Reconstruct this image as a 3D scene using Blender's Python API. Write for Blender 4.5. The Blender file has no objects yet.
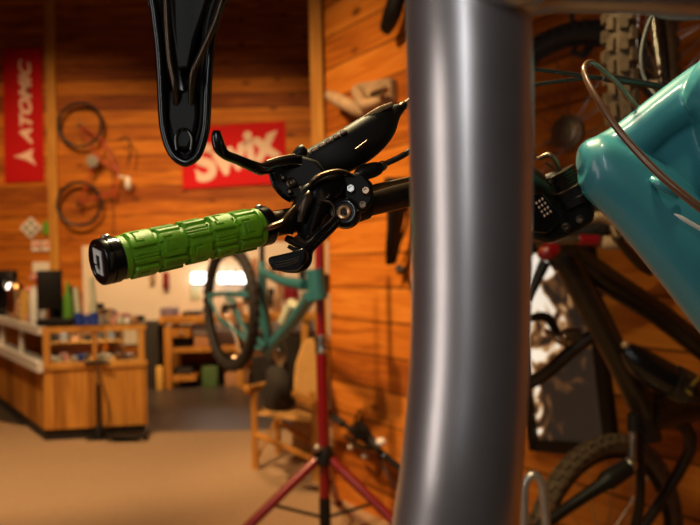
import bpy, bmesh, math, random
from mathutils import Vector as V, Matrix
random.seed(7)
C = bpy.context.scene.collection
F = 800.0; ROLL = math.radians(1.2); CAM = V((0, 0, 1.52))
RX = V((math.cos(ROLL), 0, -math.sin(ROLL))); UP = V((math.sin(ROLL), 0, math.cos(ROLL)))
def ray(px, py): return V((0, 1, 0)) + RX*((px-350)/F) - UP*((py-262.5)/F)
def at(px, py, D): return CAM + ray(px, py)*D
def ground(px, py, z=0.0):
    r = ray(px, py); return CAM + r*((z-CAM.z)/r.z)
A0 = V((-.116, 5.16, 0)); AD = V((.505, -.863, 0)).normalized(); AN = V((-.863, -.505, 0)).normalized()
def on_a(px, py, off=0.0):
    r = ray(px, py); t = ((A0 + AN*off - CAM).dot(AN))/r.dot(AN); return CAM + r*t
# ------------------------------------------------------------------ materials
def mat(name, col, rough=.5, metal=0.0, noise=0.0, nscale=20, coat=0.0, emit=None, es=1.0, bump=0.0, bscale=200, spec=.5, sss=0):
    m = bpy.data.materials.new(name); m.use_nodes = True; nt = m.node_tree; b = nt.nodes['Principled BSDF']
    b.inputs['Base Color'].default_value = (*col, 1); b.inputs['Roughness'].default_value = rough
    b.inputs['Metallic'].default_value = metal; b.inputs['Coat Weight'].default_value = coat
    b.inputs['Coat Roughness'].default_value = .12; b.inputs['Specular IOR Level'].default_value = spec
    tc = nt.nodes.new('ShaderNodeTexCoord')
    n = nt.nodes.new('ShaderNodeTexNoise'); n.inputs['Scale'].default_value = nscale; n.inputs['Detail'].default_value = 4
    nt.links.new(tc.outputs['Object'], n.inputs['Vector'])
    mp = nt.nodes.new('ShaderNodeMapRange'); mp.inputs[1].default_value = .3; mp.inputs[2].default_value = .7
    mp.inputs[3].default_value = 1-noise; mp.inputs[4].default_value = 1+noise*.6
    nt.links.new(n.outputs[0], mp.inputs[0])
    mx = nt.nodes.new('ShaderNodeVectorMath'); mx.operation = 'SCALE'; mx.inputs[0].default_value = col
    nt.links.new(mp.outputs[0], mx.inputs['Scale']); nt.links.new(mx.outputs[0], b.inputs['Base Color'])
    if emit: b.inputs['Emission Color'].default_value = (*emit, 1); b.inputs['Emission Strength'].default_value = es
    if bump:
        n2 = nt.nodes.new('ShaderNodeTexNoise'); n2.inputs['Scale'].default_value = bscale
        nt.links.new(tc.outputs['Object'], n2.inputs['Vector'])
        bp = nt.nodes.new('ShaderNodeBump'); bp.inputs['Strength'].default_value = bump; bp.inputs['Distance'].default_value = .002
        nt.links.new(n2.outputs[0], bp.inputs['Height']); nt.links.new(bp.outputs[0], b.inputs['Normal'])
    return m
def wood(name, dark, mid, light, pw=.2, vertical=False, seam=.03, rough=.6, knots=True, ext=1.0, phase=0.0):
    m = bpy.data.materials.new(name); m.use_nodes = True; nt = m.node_tree; N = nt.nodes; Lk = nt.links.new
    b = N['Principled BSDF']; b.inputs['Roughness'].default_value = rough; b.inputs['Specular IOR Level'].default_value = .2
    def mth(op, a, b2=None):
        n = N.new('ShaderNodeMath'); n.operation = op
        for i, v in enumerate((a, b2)):
            if v is None: continue
            if isinstance(v, (int, float)): n.inputs[i].default_value = v
            else: Lk(v, n.inputs[i])
        return n.outputs[0]
    tc = N.new('ShaderNodeTexCoord'); s = N.new('ShaderNodeSeparateXYZ'); Lk(tc.outputs['Object'], s.inputs[0])
    along, across = (s.outputs[2], mth('ADD', s.outputs[0], s.outputs[1])) if vertical else (mth('ADD', s.outputs[0], s.outputs[1]), s.outputs[2])
    q = mth('DIVIDE', mth('ADD', across, phase), pw); idx = mth('FLOOR', q); fr = mth('FRACT', q)
    wn = N.new('ShaderNodeTexWhiteNoise'); wn.noise_dimensions = '1D'; Lk(idx, wn.inputs['W'])
    cv = N.new('ShaderNodeCombineXYZ'); Lk(mth('ADD', mth('MULTIPLY', along, 1.1), mth('MULTIPLY', wn.outputs[0], 37)), cv.inputs[0])
    Lk(mth('MULTIPLY', across, 14), cv.inputs[1]); Lk(mth('MULTIPLY', idx, 3.1), cv.inputs[2])
    n = N.new('ShaderNodeTexNoise'); n.inputs['Scale'].default_value = 1.6; n.inputs['Detail'].default_value = 6
    n.inputs['Distortion'].default_value = .9; Lk(cv.outputs[0], n.inputs['Vector'])
    f = mth('ADD', mth('MULTIPLY', n.outputs[0], .85), mth('MULTIPLY', mth('SUBTRACT', wn.outputs[0], .5), .34))
    r = N.new('ShaderNodeValToRGB'); Lk(f, r.inputs[0]); e = r.color_ramp.elements
    e[0].position = .25; e[0].color = (*dark, 1); e[1].position = .72; e[1].color = (*light, 1)
    k = e.new(.46); k.color = (*mid, 1)
    col = r.outputs[0]
    def dk(c, fac, to):
        x = N.new('ShaderNodeMix'); x.data_type = 'RGBA'; Lk(fac, x.inputs[0]); Lk(c, x.inputs[6]); x.inputs[7].default_value = (*to, 1); return x.outputs[2]
    if knots:
        kv = N.new('ShaderNodeCombineXYZ'); Lk(mth('ADD', mth('MULTIPLY', along, 2.4), mth('MULTIPLY', wn.outputs[0], 11)), kv.inputs[0]); Lk(mth('MULTIPLY', across, 5.2), kv.inputs[1])
        vo = N.new('ShaderNodeTexVoronoi'); vo.inputs['Scale'].default_value = 1.0; Lk(kv.outputs[0], vo.inputs['Vector'])
        mr = N.new('ShaderNodeMapRange'); mr.inputs[1].default_value = .07; mr.inputs[2].default_value = .17; mr.inputs[3].default_value = .85; mr.inputs[4].default_value = 0
        Lk(vo.outputs['Distance'], mr.inputs[0]); col = dk(col, mr.outputs[0], tuple(c*.35 for c in dark))
    ed = mth('LESS_THAN', mth('MINIMUM', fr, mth('SUBTRACT', 1, fr)), seam)
    col = dk(col, mth('MULTIPLY', ed, .8), tuple(c*.22 for c in dark)); Lk(col, b.inputs['Base Color'])
    bp = N.new('ShaderNodeBump'); bp.inputs['Strength'].default_value = .4; bp.inputs['Distance'].default_value = .004
    Lk(mth('SUBTRACT', 1, ed), bp.inputs['Height']); Lk(bp.outputs[0], b.inputs['Normal'])
    return m
def blotch(name, cols, scale, rough=.4, sx=1, sy=1, sz=1, grad=None, em=0):
    m = bpy.data.materials.new(name); m.use_nodes = True; nt = m.node_tree; N = nt.nodes; b = N['Principled BSDF']; b.inputs['Roughness'].default_value = rough
    tc = N.new('ShaderNodeTexCoord'); mp = N.new('ShaderNodeMapping'); mp.inputs['Scale'].default_value = (sx, sy, sz)
    nt.links.new(tc.outputs['Object'], mp.inputs[0]); n = N.new('ShaderNodeTexNoise'); n.inputs['Scale'].default_value = scale; n.inputs['Detail'].default_value = 2; n.inputs['Distortion'].default_value = 1.2
    nt.links.new(mp.outputs[0], n.inputs['Vector']); r = N.new('ShaderNodeValToRGB'); 
    if grad:
        vd = N.new('ShaderNodeVectorMath'); vd.operation = 'DOT_PRODUCT'; vd.inputs[1].default_value = grad[:3]; nt.links.new(tc.outputs['Object'], vd.inputs[0])
        a1 = N.new('ShaderNodeMath'); a1.operation = 'ADD'; a1.inputs[1].default_value = grad[3]; nt.links.new(vd.outputs['Value'], a1.inputs[0])
        a2 = N.new('ShaderNodeMath'); a2.operation = 'ADD'; nt.links.new(n.outputs[0], a2.inputs[0]); nt.links.new(a1.outputs[0], a2.inputs[1]); nt.links.new(a2.outputs[0], r.inputs[0])
    else: nt.links.new(n.outputs[0], r.inputs[0])
    e = r.color_ramp.elements; e[0].position = cols[0][0]; e[0].color = (*cols[0][1], 1); e[1].position = cols[-1][0]; e[1].color = (*cols[-1][1], 1)
    for p, c in cols[1:-1]: k = e.new(p); k.color = (*c, 1)
    nt.links.new(r.outputs[0], b.inputs['Base Color'])
    if em: nt.links.new(r.outputs[0], b.inputs['Emission Color']); b.inputs['Emission Strength'].default_value = em
    return m
def glassmat():
    m = bpy.data.materials.new('case_glass'); m.use_nodes = True; nt = m.node_tree; N = nt.nodes; N.remove(N['Principled BSDF'])
    t = N.new('ShaderNodeBsdfTransparent'); t.inputs[0].default_value = (.9, .92, .9, 1); g = N.new('ShaderNodeBsdfGlossy'); g.inputs['Roughness'].default_value = .05
    mx = N.new('ShaderNodeMixShader'); lw = N.new('ShaderNodeFresnel'); lw.inputs[0].default_value = 1.45
    nt.links.new(lw.outputs[0], mx.inputs[0]); nt.links.new(t.outputs[0], mx.inputs[1]); nt.links.new(g.outputs[0], mx.inputs[2])
    nt.links.new(mx.outputs[0], N['Material Output'].inputs[0]); return m
M = dict(
 wall=wood('cedar_plank_back', (.22, .05, .005), (.45, .13, .010), (.66, .235, .02), .2),
 walla=wood('cedar_plank_partition', (.30, .075, .008), (.56, .165, .016), (.72, .26, .035), .2, phase=.03),
 post=wood('fir_post', (.45, .2, .035), (.62, .3, .055), (.72, .38, .08), .5, True, 0, knots=False),
 oak=wood('oak_case', (.40, .16, .025), (.60, .27, .05), (.72, .36, .075), .3, True, .0, knots=False),
 oakp=wood('oak_boards', (.34, .13, .018), (.54, .225, .035), (.68, .31, .055), .11, True, .02, knots=False),
 white=mat('white_panel', (.78, .66, .52), .6, noise=.05, nscale=3),
 carpet=mat('tan_carpet', (.42, .265, .14), .95, noise=.12, nscale=60, bump=.5),
 rubber_floor=mat('dark_rubber_floor', (.055, .043, .035), .4, noise=.25, nscale=4),
 ceil=mat('dark_ceiling', (.18, .09, .04), .9, noise=.2, nscale=3),
 red=mat('red_banner', (.50, .006, .008), .7, spec=.15, noise=.05, nscale=5),
 lett=mat('cream_lettering', (.66, .48, .36), .7, spec=.2),
 lettd=mat('banner_lettering', (.85, .6, .48), .7, spec=.2),
 black=mat('black_plastic', (.008, .006, .005), .5, noise=.2, spec=.3),
 gloss=mat('gloss_black', (.006, .005, .005), .2, noise=.1, coat=.25, spec=.4),
 satin=mat('satin_black_metal', (.085, .058, .04), .33, .9, noise=.25, nscale=60),
 bronze=mat('worn_metal_and_highlight', (.30, .2, .13), .32, .95, noise=.3, nscale=80),  # also the painted highlight strips on lever, shifter and bar
 copper=mat('copper_bolt', (.75, .42, .2), .28, 1, noise=.2, nscale=300),
 gold=mat('pale_metal_and_highlight', (.42, .27, .14), .42, .3, noise=.3, nscale=150),  # also the painted highlight strip on the master cylinder
 steel=mat('steel', (.5, .47, .43), .3, 1, noise=.15),
 alu=mat('brushed_alloy', (.54, .50, .50), .36, .85, noise=.08, nscale=30, coat=.2),
 grn=mat('green_rubber', (.19, .49, .013), .38, noise=.10, nscale=150, bump=.25, bscale=900, spec=.6),
 teal=mat('teal_paint', (.055, .29, .34), .36, noise=.05, nscale=10, coat=.45),
 tealb=mat('teal_frame_paint', (.03, .15, .165), .35, noise=.1, coat=.3),
 whitep=mat('white_paint', (.8, .76, .7), .5, noise=.05),
 tire=mat('tire_rubber', (.018, .013, .010), .7, noise=.3, nscale=40),
 tire2=mat('pale_tire_rubber', (.12, .072, .035), .8, noise=.3, nscale=40),  # paler, browner rubber than the other tires
 darkbike=mat('dark_bronze_frame', (.022, .012, .007), .35, .3, noise=.2, coat=.2),
 redp=mat('red_paint', (.22, .002, .007), .35, .1, noise=.1, coat=.4),
 redf=mat('red_frame_paint', (.42, .05, .02), .4, noise=.1),
 hose=mat('black_hose', (.014, .010, .008), .42, noise=.1),
 brownhose=mat('brown_cable', (.17, .085, .045), .25, .3, noise=.15, coat=.4),
 canvas=mat('tan_canvas', (.62, .33, .09), .8, noise=.1, bump=.3),
 bag=mat('black_bag', (.022, .016, .011), .8, noise=.3, nscale=15),
 card=mat('cardboard', (.42, .2, .09), .8, noise=.1),
 green=mat('green_plastic', (.12, .32, .03), .4, noise=.1), blue=mat('blue_plastic', (.02, .05, .3), .4, noise=.1),
 pale=mat('pale_green_plastic', (.62, .66, .48), .4, noise=.1), purple=mat('grey_purple_box', (.2, .15, .2), .6, noise=.2),
 yellow=mat('yellow_wood', (.62, .34, .06), .6, noise=.1), grey=mat('grey_plastic', (.22, .2, .19), .5, noise=.1),
 drift=mat('pale_wood', (.42, .27, .15), .8, noise=.35, nscale=9),
 pink=mat('pink_plastic', (.7, .3, .25), .5), darkgreen=mat('dark_green_crate', (.07, .13, .035), .6, noise=.3),
 foot=mat('black_rubber', (.02, .018, .016), .7), glass=glassmat(),
 lamp=mat('lit_tube_lamp', (.9, .9, .9), .5, emit=(1, .97, .92), es=6), bead=mat('lit_lamp_bulb', (.9, .9, .9), .5, emit=(1, .85, .65), es=9),
 picture=blotch('glowing_picture_print', [(.40, (.02, .014, .010)), (.50, (.14, .06, .02)), (.56, (.5, .28, .12)), (.60, (.95, .85, .68)), (.8, (.95, .9, .8))], 7, .5, grad=(-1.5, 0, .30, -.18), em=.8),  # blotches glow: reflected brightness painted into the print
 yprint=blotch('yellow_print', [(.45, (.012, .010, .010)), (.56, (.05, .04, .02)), (.64, (.5, .36, .05))], 22, .35),
)
# ------------------------------------------------------------------ mesh helpers
OFF = {}
def box(bm, c, s, R=None):
    m = Matrix.Translation(c) @ (R.to_4x4() if R else Matrix()) @ Matrix.Diagonal((s[0], s[1], s[2], 1))
    bmesh.ops.create_cube(bm, size=1, matrix=m)
def axes(d, hint=None):
    d = V(d).normalized(); h = V(hint) if hint else (V((0, 0, 1)) if abs(d.z) < .9 else V((1, 0, 0)))
    u = (h - d*h.dot(d)).normalized(); return d, u, d.cross(u)
def catmull(P, n=6):
    out = []
    for i in range(len(P)-1):
        p0 = P[max(i-1, 0)]; p1 = P[i]; p2 = P[i+1]; p3 = P[min(i+2, len(P)-1)]
        for k in range(n):
            t = k/n; out.append([.5*((2*b)+(-a+c)*t+(2*a-5*b+4*c-d)*t*t+(-a+3*b-3*c+d)*t**3) for a, b, c, d in zip(p0, p1, p2, p3)])
    out.append(list(P[-1])); return out
def tube(bm, pts, r, seg=14, flat=1.0, hint=None, smooth=0, closed=False, rnd=0.0, swap=False):
    """sweep: r scalar or list; flat = depth ratio; hint keeps the first section axis"""
    if not isinstance(r, (list, tuple)): r = [r]*len(pts)
    P = [list(p)+[q] for p, q in zip(pts, r)]
    if smooth: P = catmull(P, smooth)
    pts = [V(p[:3]) for p in P]; r = [p[3] for p in P]; n = len(pts); rings = []; u = None
    for i in range(n):
        if closed: t = pts[(i+1) % n]-pts[i-1]
        else: t = pts[min(i+1, n-1)]-pts[max(i-1, 0)]
        t.normalize()
        if hint is not None: _, u, v = axes(t, hint); u, v = (v, u) if swap else (u, v)
        else:
            if u is None: _, u, v = axes(t)
            else: u = (u - t*u.dot(t)).normalized(); v = t.cross(u)
        ring = []
        for k in range(seg):
            a = 2*math.pi*k/seg; ca, sa = math.cos(a), math.sin(a)
            if rnd: q = (abs(ca)**(2+rnd)+abs(sa)**(2+rnd))**(-1/(2+rnd)); ca, sa = ca*q, sa*q
            ring.append(bm.verts.new(pts[i]+u*(ca*r[i])+v*(sa*r[i]*flat)))
        rings.append(ring)
    for i in range(n if closed else n-1):
        a, b = rings[i], rings[(i+1) % n]
        for k in range(seg): bm.faces.new((a[k], a[(k+1) % seg], b[(k+1) % seg], b[k]))
    if not closed: bm.faces.new(rings[0][::-1]); bm.faces.new(rings[-1])
def lathe(bm, p0, d, prof, seg=28, hint=None):
    d, u, v = axes(d, hint); p0 = V(p0); rings = []
    for t, r in prof:
        rings.append([bm.verts.new(p0+d*t+(u*math.cos(2*math.pi*k/seg)+v*math.sin(2*math.pi*k/seg))*max(r, 1e-5)) for k in range(seg)])
    for a, b in zip(rings, rings[1:]):
        for k in range(seg): bm.faces.new((a[k], a[(k+1) % seg], b[(k+1) % seg], b[k]))
    bm.faces.new(rings[0][::-1]); bm.faces.new(rings[-1])
def prism(bm, pts, ext):
    """closed outline (world points) extruded by +-ext/2"""
    e = V(ext)*.5; a = [bm.verts.new(V(p)-e) for p in pts]; b = [bm.verts.new(V(p)+e) for p in pts]; n = len(pts)
    bm.faces.new(a[::-1]); bm.faces.new(b)
    for k in range(n): bm.faces.new((a[k], a[(k+1) % n], b[(k+1) % n], b[k]))
def ball(bm, c, r, s=(1, 1, 1), R=None, seg=16):
    m = Matrix.Translation(c) @ (R.to_4x4() if R else Matrix()) @ Matrix.Diagonal((r*s[0], r*s[1], r*s[2], 1))
    bmesh.ops.create_uvsphere(bm, u_segments=seg, v_segments=seg//2+2, radius=1, matrix=m)
def pxt(bm, L, flat=1.0, n=6, seg=14, rnd=0.0):
    """tube through (px, py, depth, radius in px)"""
    tube(bm, [at(a, b, d) for a, b, d, r in L], [r*d/F for a, b, d, r in L], seg, flat, (0, 1, 0), n, rnd=rnd, swap=True)
def NB(): return bmesh.new()
def obj(name, bm, m, parent=None, smooth=True, bevel=0, world=True, mods=()):
    bmesh.ops.recalc_face_normals(bm, faces=bm.faces)
    me = bpy.data.meshes.new(name); bm.to_mesh(me); bm.free()
    o = bpy.data.objects.new(name, me); C.objects.link(o); me.materials.append(M[m] if isinstance(m, str) else m)
    if parent is None:
        vs = [v.co for v in me.vertices]; c = V(((min(v.x for v in vs)+max(v.x for v in vs))/2, (min(v.y for v in vs)+max(v.y for v in vs))/2, min(v.z for v in vs)))
        if not world: c = V((0, 0, 0))
        me.transform(Matrix.Translation(-c)); o.location = c; OFF[o] = c
    else:
        o.parent = parent; OFF[o] = OFF[parent]; me.transform(Matrix.Translation(-OFF[parent]))
    if smooth:
        me.polygons.foreach_set('use_smooth', [True]*len(me.polygons)); me.set_sharp_from_angle(angle=math.radians(38))
    if bevel:
        b = o.modifiers.new('bevel', 'BEVEL'); b.width = bevel; b.segments = 2; b.limit_method = 'ANGLE'; b.angle_limit = math.radians(35)
        me.polygons.foreach_set('use_smooth', [True]*len(me.polygons))
    return o
def tag(o, label, cat, group=None):
    o['label'] = label; o['category'] = cat
    if group: o['group'] = group
    return o
def thing(name, label, cat, loc=(0, 0, 0), group=None):
    o = bpy.data.objects.new(name, None); C.objects.link(o); o.location = loc; o.empty_display_size = .05; OFF[o] = V(loc); return tag(o, label, cat, group)
def struct(name, bm, m, **k):
    o = obj(name, bm, m, smooth=False, **k); o['kind'] = 'structure'; return o
def copy_tree(o, parent=None):
    c = o.copy(); C.objects.link(c); c.parent = parent; OFF[c] = OFF[o]
    for ch in list(o.children): copy_tree(ch, c)
    return c
def text(body, size, m, M4, parent, name='lettering', shear=0, offset=0, ext=.002, sp=1.0, sx=1.0):
    cu = bpy.data.curves.new(name, 'FONT'); cu.body = body; cu.size = size; cu.shear = shear; cu.offset = offset; cu.extrude = ext
    cu.align_x = 'CENTER'; cu.align_y = 'CENTER'; cu.space_character = sp; cu.resolution_u = 6
    t = bpy.data.objects.new(name, cu); C.objects.link(t); bpy.context.view_layer.update()
    me = bpy.data.meshes.new_from_object(t.evaluated_get(bpy.context.evaluated_depsgraph_get())); bpy.data.objects.remove(t)
    me.transform(Matrix.Translation(-OFF[parent]) @ M4 @ Matrix.Diagonal((sx, 1, 1, 1))); me.name = name
    o = bpy.data.objects.new(name, me); C.objects.link(o); o.parent = parent; OFF[o] = OFF[parent]; me.materials.clear(); me.materials.append(M[m]); return o
def m4(o, x, y, z):
    m = Matrix((x, y, z)).transposed().to_4x4(); m.translation = o; return m
# ------------------------------------------------------------------ the room
YB = 10.6
b = NB(); box(b, (-1.6, YB+.1, 2.65), (9.0, .2, 5.3)); struct('wall_back', b, 'wall')
b = NB(); box(b, (-6.0, 5.5, 2.65), (.2, 10.2, 5.3)); struct('wall_left', b, 'wall')
b = NB(); box(b, (2.48, .06, 2.65), (5.04, .12, 5.3)); w = struct('wall_right', b, 'walla', world=False)
w.location = A0; w.rotation_euler = (0, 0, math.atan2(AD.y, AD.x))
pa = at(48, 150, YB-.03); pb = at(57, 150, YB-.03)
b = NB(); box(b, ((pa.x+pb.x)/2, YB-.03, 2.65), (pb.x-pa.x, .06, 5.3)); struct('trim_1', b, 'post')
pa = at(312, 150, 5.2); pb = at(324, 150, 5.2)
b = NB(); box(b, ((pa.x+pb.x)/2, 5.2, 2.65), (pb.x-pa.x, .07, 5.3)); struct('trim_2', b, 'post')
b = NB(); box(b, (-1.0, 5.0, -.05), (11, 12, .1)); struct('floor', b, 'rubber_floor')
b = NB(); c1 = ground(150, 433); g = [V((-5.9, .2, 0)), V((2.0, .2, 0)), V((2.0, c1.y, 0)), V((c1.x, c1.y, 0)), V((c1.x-.9, c1.y+.1, 0)), V((-5.9, c1.y+2.4, 0))]
prism(b, [p+V((0, 0, .004)) for p in g], (0, 0, .008)); struct('floor_carpet', b, 'carpet')
b = NB(); box(b, (-1.6, 5.4, 5.35), (9.2, 10.8, .1)); struct('ceiling', b, 'ceil')
p0 = at(83, 246, YB); p1 = at(330, 246, YB)
b = NB(); box(b, ((p0.x+p1.x)/2, YB-.02, (p0.z+.5)/2), (p1.x-p0.x, .04, p0.z-.5)); struct('trim_3', b, 'white')
# ------------------------------------------------------------------ banners and signs on the back wall
EX, EZ, EY = V((1, 0, 0)), V((0, 0, 1)), V((0, 1, 0))
t = thing('banner', 'tall narrow red banner with vertical white lettering on plank wall', 'banner', at(23, 182, YB-.02))
b = NB(); prism(b, [at(3, 49, YB-.0121), at(42, 48, YB-.0121), at(44, 181, YB-.0121), at(5, 183, YB-.0121)], (0, .024, 0)); obj('cloth', b, 'red', t, False)
text('ATOMIC', .21, 'lettd', m4(at(26, 103, YB-.0275), EZ, -EX, -EY), t, shear=.3, offset=.008, sx=1.32)
b = NB(); q = lambda x, y: at(x, y, YB-.0265)
prism(b, [q(13, 156.5), q(22, 154), q(26.5, 152), q(33.5, 148.5), q(31.5, 155), q(32, 158), q(36.5, 165.5), q(27, 160), q(22, 158.5)], (0, .004, 0)); obj('emblem', b, 'lettd', t, False)
t = thing('banner', 'wide red banner with slanted cream letters, behind the brake lever', 'banner', at(235, 187, YB-.02))
b = NB(); prism(b, [at(180, 128, YB-.0121), at(285, 121, YB-.0121), at(287, 183, YB-.0121), at(183, 189, YB-.0121)], (0, .024, 0)); obj('cloth', b, 'red', t, False)
ca, sa = math.cos(math.radians(18)), math.sin(math.radians(18))
text('Swix', .62, 'lett', m4(at(233, 155, YB-.0265), V((ca, 0, sa)), V((-sa, 0, ca)), V((0, -1, 0))), t, shear=.18, offset=.028, sx=.97, sp=.98)
def sign(name, label, pts, m, cat='sign'):
    b = NB(); prism(b, [at(x, y, YB-.015) for x, y in pts], (0, .03, 0)); return tag(obj(name, b, m, smooth=False), label, cat)
t = thing('diamond_sign', 'white diamond sign with grey crossing marks on the plank wall', 'sign', at(31, 239, YB-.02))
b = NB(); prism(b, [at(x, y, YB-.015) for x, y in ((31, 217), (42, 228), (31, 239), (20, 228))], (0, .02, 0)); obj('board', b, 'whitep', t, False)
b = NB()
for dx, dy in ((0, -5), (5, 0), (0, 5), (-5, 0)): prism(b, [at(31+dx+x, 228+dy+y, YB-.035) for x, y in ((0, -3), (3, 0), (0, 3), (-3, 0))], (0, .006, 0))
obj('symbol', b, 'grey', t, False)
sign('green_tag', 'small bright green tag beside the white diamond sign', ((43, 222), (50, 221), (50, 234), (43, 235)), 'green')
b = NB()
t = thing('sticker', 'pink and white square sticker, left of a pair under the diamond sign', 'sticker', at(36, 251, YB-.02))
b = NB(); prism(b, [at(x, y, YB-.015) for x, y in ((32, 241), (40, 241), (40, 251), (32, 251))], (0, .02, 0)); obj('backing', b, 'whitep', t, False)
b = NB(); ball(b, at(36, 245, YB-.033), .05, (1, .1, .7)); obj('spot', b, 'pink', t)
t2 = copy_tree(t); t2.location = t.location + V((.135, 0, 0)); t2['label'] = 'pink and white square sticker, right of a pair under the diamond sign'
sign('notice', 'grey and white notice with a purple patch above the counter clutter', ((33, 262), (50, 262), (50, 273), (33, 273)), 'whitep', 'notice')
# ------------------------------------------------------------------ wheels
def wheel(parent, M4, R, rt, nsp=24, knobs=0, tm='tire', rimm='black', sub=True, kh=.006):
    X = lambda bm: bmesh.ops.transform(bm, matrix=M4, verts=bm.verts)
    def circ(r, y=0, n=48): return [V((r*math.cos(2*math.pi*k/n), y, r*math.sin(2*math.pi*k/n))) for k in range(n)]
    ri = R-rt*2
    b = NB(); tube(b, circ(ri+.002), .009, 8, 1.5, V((0, 1, 0)).cross(V((0, 0, 1))), closed=True) if False else None
    n = 60; prof = [(ri-.014, -.006), (ri+.006, -.014), (ri+.006, .014), (ri-.014, .006)]
    rg = [[b.verts.new((r*math.cos(2*math.pi*k/n), y, r*math.sin(2*math.pi*k/n))) for r, y in prof] for k in range(n)]
    for k in range(n):
        for j in range(4): b.faces.new((rg[k][j], rg[k][(j+1) % 4], rg[(k+1) % n][(j+1) % 4], rg[(k+1) % n][j]))
    X(b); rim = obj('rim' if not sub else 'wheel', b, rimm, parent); hp = rim if sub else parent
    b = NB(); sg = 12; rc = R-rt
    rg = [[b.verts.new(((rc+rt*math.cos(a))*math.cos(2*math.pi*k/n), rt*math.sin(a), (rc+rt*math.cos(a))*math.sin(2*math.pi*k/n))) for a in [2*math.pi*j/sg for j in range(sg)]] for k in range(n)]
    for k in range(n):
        for j in range(sg): b.faces.new((rg[k][j], rg[k][(j+1) % sg], rg[(k+1) % n][(j+1) % sg], rg[(k+1) % n][j]))
    if knobs:
        for k in range(knobs):
            for row, (al, w, sh) in enumerate(((-.95, .012, .5), (-.36, .012, 0), (.36, .012, 0), (.95, .012, .5))):
                th = 2*math.pi*(k+sh)/knobs; rad = V((math.cos(th), 0, math.sin(th))); tg = V((-math.sin(th), 0, math.cos(th)))
                nrm = rad*math.cos(al)+V((0, 1, 0))*math.sin(al); c = rad*rc + nrm*(rt+kh*.35)
                _, u, v = axes(nrm, tg); box(b, c, (kh*1.4, R*2*math.pi/knobs*.58, rt*.5), Matrix((nrm, u, v)).transposed())
    X(b); obj('tire', b, tm, hp)
    b = NB(); lathe(b, V((0, -.05, 0)), V((0, 1, 0)), [(0, .008), (.01, .01), (.012, .024), (.02, .024), (.025, .014), (.075, .014), (.08, .026), (.09, .026), (.092, .01), (.1, .008)], 16); X(b); obj('hub', b, 'satin', hp)
    for k in range(nsp):
        a = 2*math.pi*k/nsp; s = 1 if k % 2 else -1; a2 = a+(.35 if (k//2) % 2 else -.35)
        b = NB(); tube(b, [V((.023*math.cos(a2), .03*s, .023*math.sin(a2))), V(((ri-.008)*math.cos(a), 0, (ri-.008)*math.sin(a)))], .0013, 5); X(b); obj('spoke', b, 'steel', hp)
    return rim
# small bike on the back wall
YW = YB-.12
t = thing('wall_bicycle', 'small red framed bicycle hung upright on the far plank wall', 'bicycle', at(80, 228, YW))
for c in ((80, 125), (79, 204)): wheel(t, Matrix.Translation(at(*c, YW)), .305, .014, 20, tm='foot', rimm='black')
b = NB(); r = .014
for a, c in (((80, 125), (97, 158)), ((79, 204), (97, 158)), ((97, 158), (104, 142)), ((97, 158), (118, 172)), ((104, 142), (118, 172)), ((118, 172), (113, 198)), ((79, 204), (113, 192)), ((80, 125), (104, 142))):
    tube(b, [at(*a, YW), at(*c, YW)], r, 8)
obj('frame', b, 'redf', t)
b = NB(); tube(b, [at(x, y, YW-.05) for x, y in ((118, 140), (127, 138), (131, 150), (128, 163))], .012, 8, smooth=4); obj('handlebar', b, 'black', t)
b = NB(); tube(b, [at(118, 176, YW), at(127, 178, YW)], .014, 8); ball(b, at(128, 183, YW), .09, (.5, .6, 1)); obj('saddle', b, 'whitep', t)
b = NB(); lathe(b, at(92, 161, YW-.06), EY, [(0, .08), (.01, .08)], 20); obj('chainring', b, 'steel', t)
b = NB(); tube(b, [at(113, 150, YB-.15), at(113, 200, YB-.02), at(114, 236, YB-.02)], .006, 6); tube(b, [at(80, 135, YB), at(80, 135, YB-.16)], .01, 6); obj('dark_line_and_peg', b, 'bag', t)  # thin dark line down the wall, plus the peg at the upper wheel
# ------------------------------------------------------------------ display counter
P0 = ground(45, 443); P1 = ground(149, 437); LD = (ground(0, 407)-P0).normalized(); Wd = LD*3.6
zt = 1.01; zm = .63
def quad(z, g=0.0):
    c = (P0+P1+P0+Wd+P1+Wd)/4; return [V((p.x, p.y, z)) + (c-p).normalized()*g for p in (P0, P1, P1+Wd, P0+Wd)]
t = thing('display_counter', 'long oak shop counter with glass display top, standing at the left', 'counter', P0)
b = NB(); prism(b, quad(.055, .06), (0, 0, .11)); obj('plinth', b, 'bag', t, False)
b = NB(); prism(b, quad((.11+zm)/2, .02), (0, 0, zm-.11)); obj('base_cabinet', b, 'oakp', t, False)
b = NB(); prism(b, quad(zm+.03), (0, 0, .06)); obj('deck', b, 'oak', t, False, .004)
sd = (P1-P0).normalized()
def post(p, m='oak', w=.055):
    b = NB(); box(b, V((p.x, p.y, (zm+zt)/2)), (w, w, zt-zm-.06), Matrix.Rotation(math.atan2(sd.y, sd.x), 3, 'Z')); obj('post', b, m, t, False)
L = (P1-P0).length
post(P0+sd*.035+LD*.02); post(P1-sd*.04+LD*.03); post(P0+sd*L*.5+LD*.03, w=.04); post(P0+sd*.75*L+LD*.5)
for k in range(1, 4): post(P0+sd*.03+LD*1.05*k, 'whitep', .05)
b = NB()
box(b, (P0+P1)/2+LD*.02+V((0, 0, zt-.027)), (L, .05, .05), Matrix.Rotation(math.atan2(sd.y, sd.x), 3, 'Z'))
obj('front_rail', b, 'oak', t, False)
b = NB(); box(b, P0+Wd*.5+V((.0, -.0, zt-.03)), (Wd.length, .07, .07), Matrix.Rotation(math.atan2(LD.y, LD.x), 3, 'Z')); obj('side_rail', b, 'whitep', t, False)
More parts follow.
